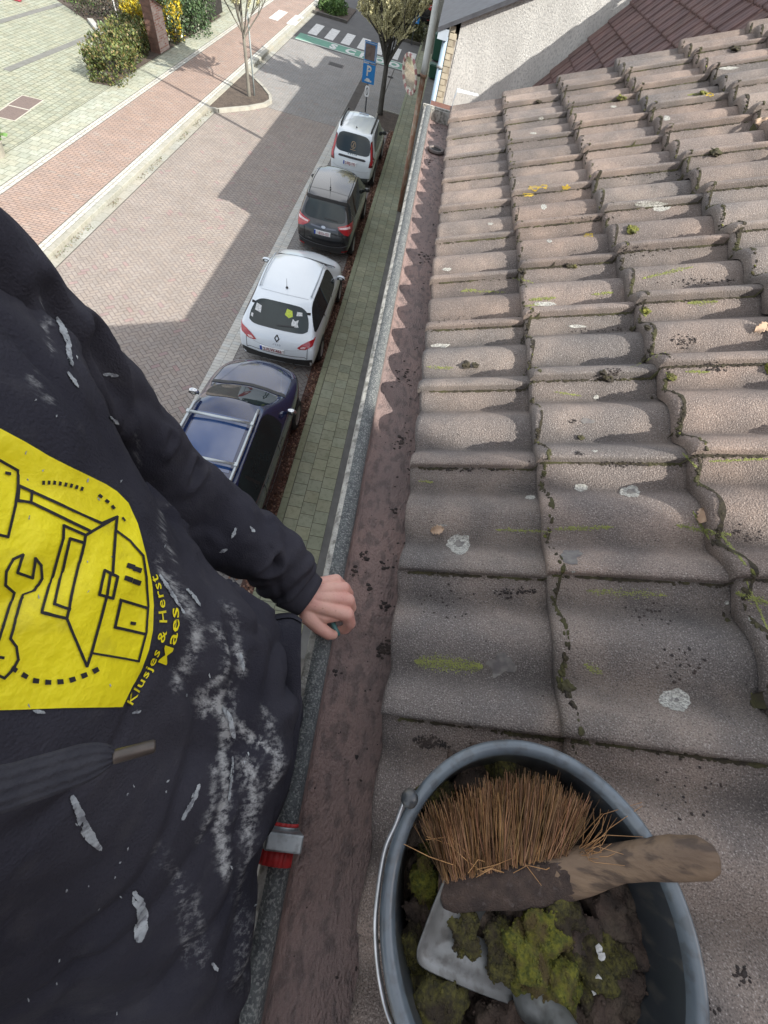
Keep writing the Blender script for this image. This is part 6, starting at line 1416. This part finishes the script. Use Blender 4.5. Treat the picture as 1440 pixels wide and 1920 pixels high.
# wheelie bins
def bin_(x, y, h, w_, lab, wheels_=True):
    P = thing('wheelie_bin' if wheels_ else 'recycling_box', lab, 'bin', (x,y,.1), 0); mg = mat('bin_green', (.015,.075,.05), (.02,.09,.06), .5, 6); b = MB(); rows = []
    for s, z in ((.78,.06),(1.0,h*.9)): rows.append([(w_*a*s, w_*1.15*c*s, z) for a, c in ((-1,-1),(1,-1),(1,1),(-1,1))])
    b.grid([list(r) for r in rows], True, None, True); bevel(b.build('tub', mg, P), .02)
    b = MB(); b.box(-w_*1.08,w_*1.08,-w_*1.3,w_*1.25,h*.9+.003,h*.95); b.box(-w_*.8,w_*.8,-w_*1.0,w_*.9,h*.95,h); bevel(b.build('lid', mg, P), .02)
    b = MB(); b.tube([(-w_,w_*1.32,h*.93),(w_,w_*1.32,h*.93)], .018, 8); b.build('handle', mg, P)
    if wheels_:
        for s in (-1,1): b = MB(); b.lathe([(0,-.03),(.1,-.03),(.1,.03),(0,.03)], 18, Matrix.Translation((s*w_*.85,w_*1.1,.1)) @ Matrix.Rotation(R(90),4,'Y')); b.build('wheel', m_tyre, P, True)
bin_(-.18, 38.6, 1.2, .27, 'tall dark green wheelie bin against the far facade'); bin_(-.16, 34.6, .62, .26, 'low green recycling box on the pavement nearer than the wheelie bin', False)
c_ = carrier_dark(-2.0, 47.4, (.95,.95,.95)); c_['label'] = 'dark car far off beyond the twiggy shrub, almost at the top edge'

# parts that come in pairs become parts of their own
def split_loose(o):
    bm = bmesh.new(); bm.from_mesh(o.data); seen = set(); groups = []
    bm.verts.ensure_lookup_table()
    for v in bm.verts:
        if v.index in seen: continue
        st_ = [v]; g = []; seen.add(v.index)
        while st_:
            q = st_.pop(); g.append(q.index)
            for e_ in q.link_edges:
                w_ = e_.other_vert(q)
                if w_.index not in seen: seen.add(w_.index); st_.append(w_)
        groups.append(g)
    bm.free()
    if not 1 < len(groups) < 9: return
    for k, g in enumerate(groups):
        gs = set(g); b2 = bmesh.new(); b2.from_mesh(o.data); b2.verts.ensure_lookup_table(); bmesh.ops.delete(b2, geom=[v for v in b2.verts if v.index not in gs], context='VERTS')
        me = bpy.data.meshes.new(o.name); b2.to_mesh(me); b2.free()
        for m_ in o.data.materials: me.materials.append(m_)
        n_ = bpy.data.objects.new(o.name.split('.')[0], me); COL.objects.link(n_); n_.parent = o.parent; n_.matrix_local = o.matrix_local
        if k == 0:
            for ch in list(o.children): ch.parent = n_
    bpy.data.objects.remove(o)
for o in [o for o in bpy.data.objects if o.type == 'MESH' and o.parent and o.name.split('.')[0] in ('side_windows','door_handle','window_sticker','window_pillar','reversing_lamp','lamp_lens','tail_lamp','reflector','wheel_arch','headlamp','roof_gutter','bonnet_crease','roof_rib','number_plate','door_seam','window_trim','roof_seam','rear_window')]: split_loose(o)

# leaf litter against the near kerb
lm = MB(); random.seed(8)
for k in range(6500):
    y = rj(2, 25)**1.0; x = -1.41-abs(random.gauss(0,.10)) if random.random() < .9 else rj(-3.4,-1.4); c = random.choice(((.26,.13,.09),(.18,.08,.055),(.33,.20,.14),(.12,.055,.04)))
    leafq(lm, Vector((x,y,rj(.006,.025))), Vector((rj(-1,1),rj(-1,1),rj(-.1,.35))).normalized(), rj(.03,.07), c, .4)
tag(lm.build('leaf_litter', m_leaf), 'reddish brown leaf litter along the near kerb beside the cars', 'leaves', kind='stuff')
gl = MB()
for k in range(1500):
    y = rj(8, 30); leafq(gl, Vector((-8.93+random.gauss(0,.06), y, rj(.008,.02))), Vector((rj(-1,1),rj(-1,1),.1)).normalized(), rj(.02,.05), random.choice(((.22,.17,.12),(.14,.11,.08),(.12,.14,.06))), .4) if noise.noise(Vector((y*.6,2,2))) > -.05 else None
tag(gl.build('leaf_litter', m_leaf), 'dry leaf crumbs in the gully along the far kerb', 'leaves', kind='stuff')
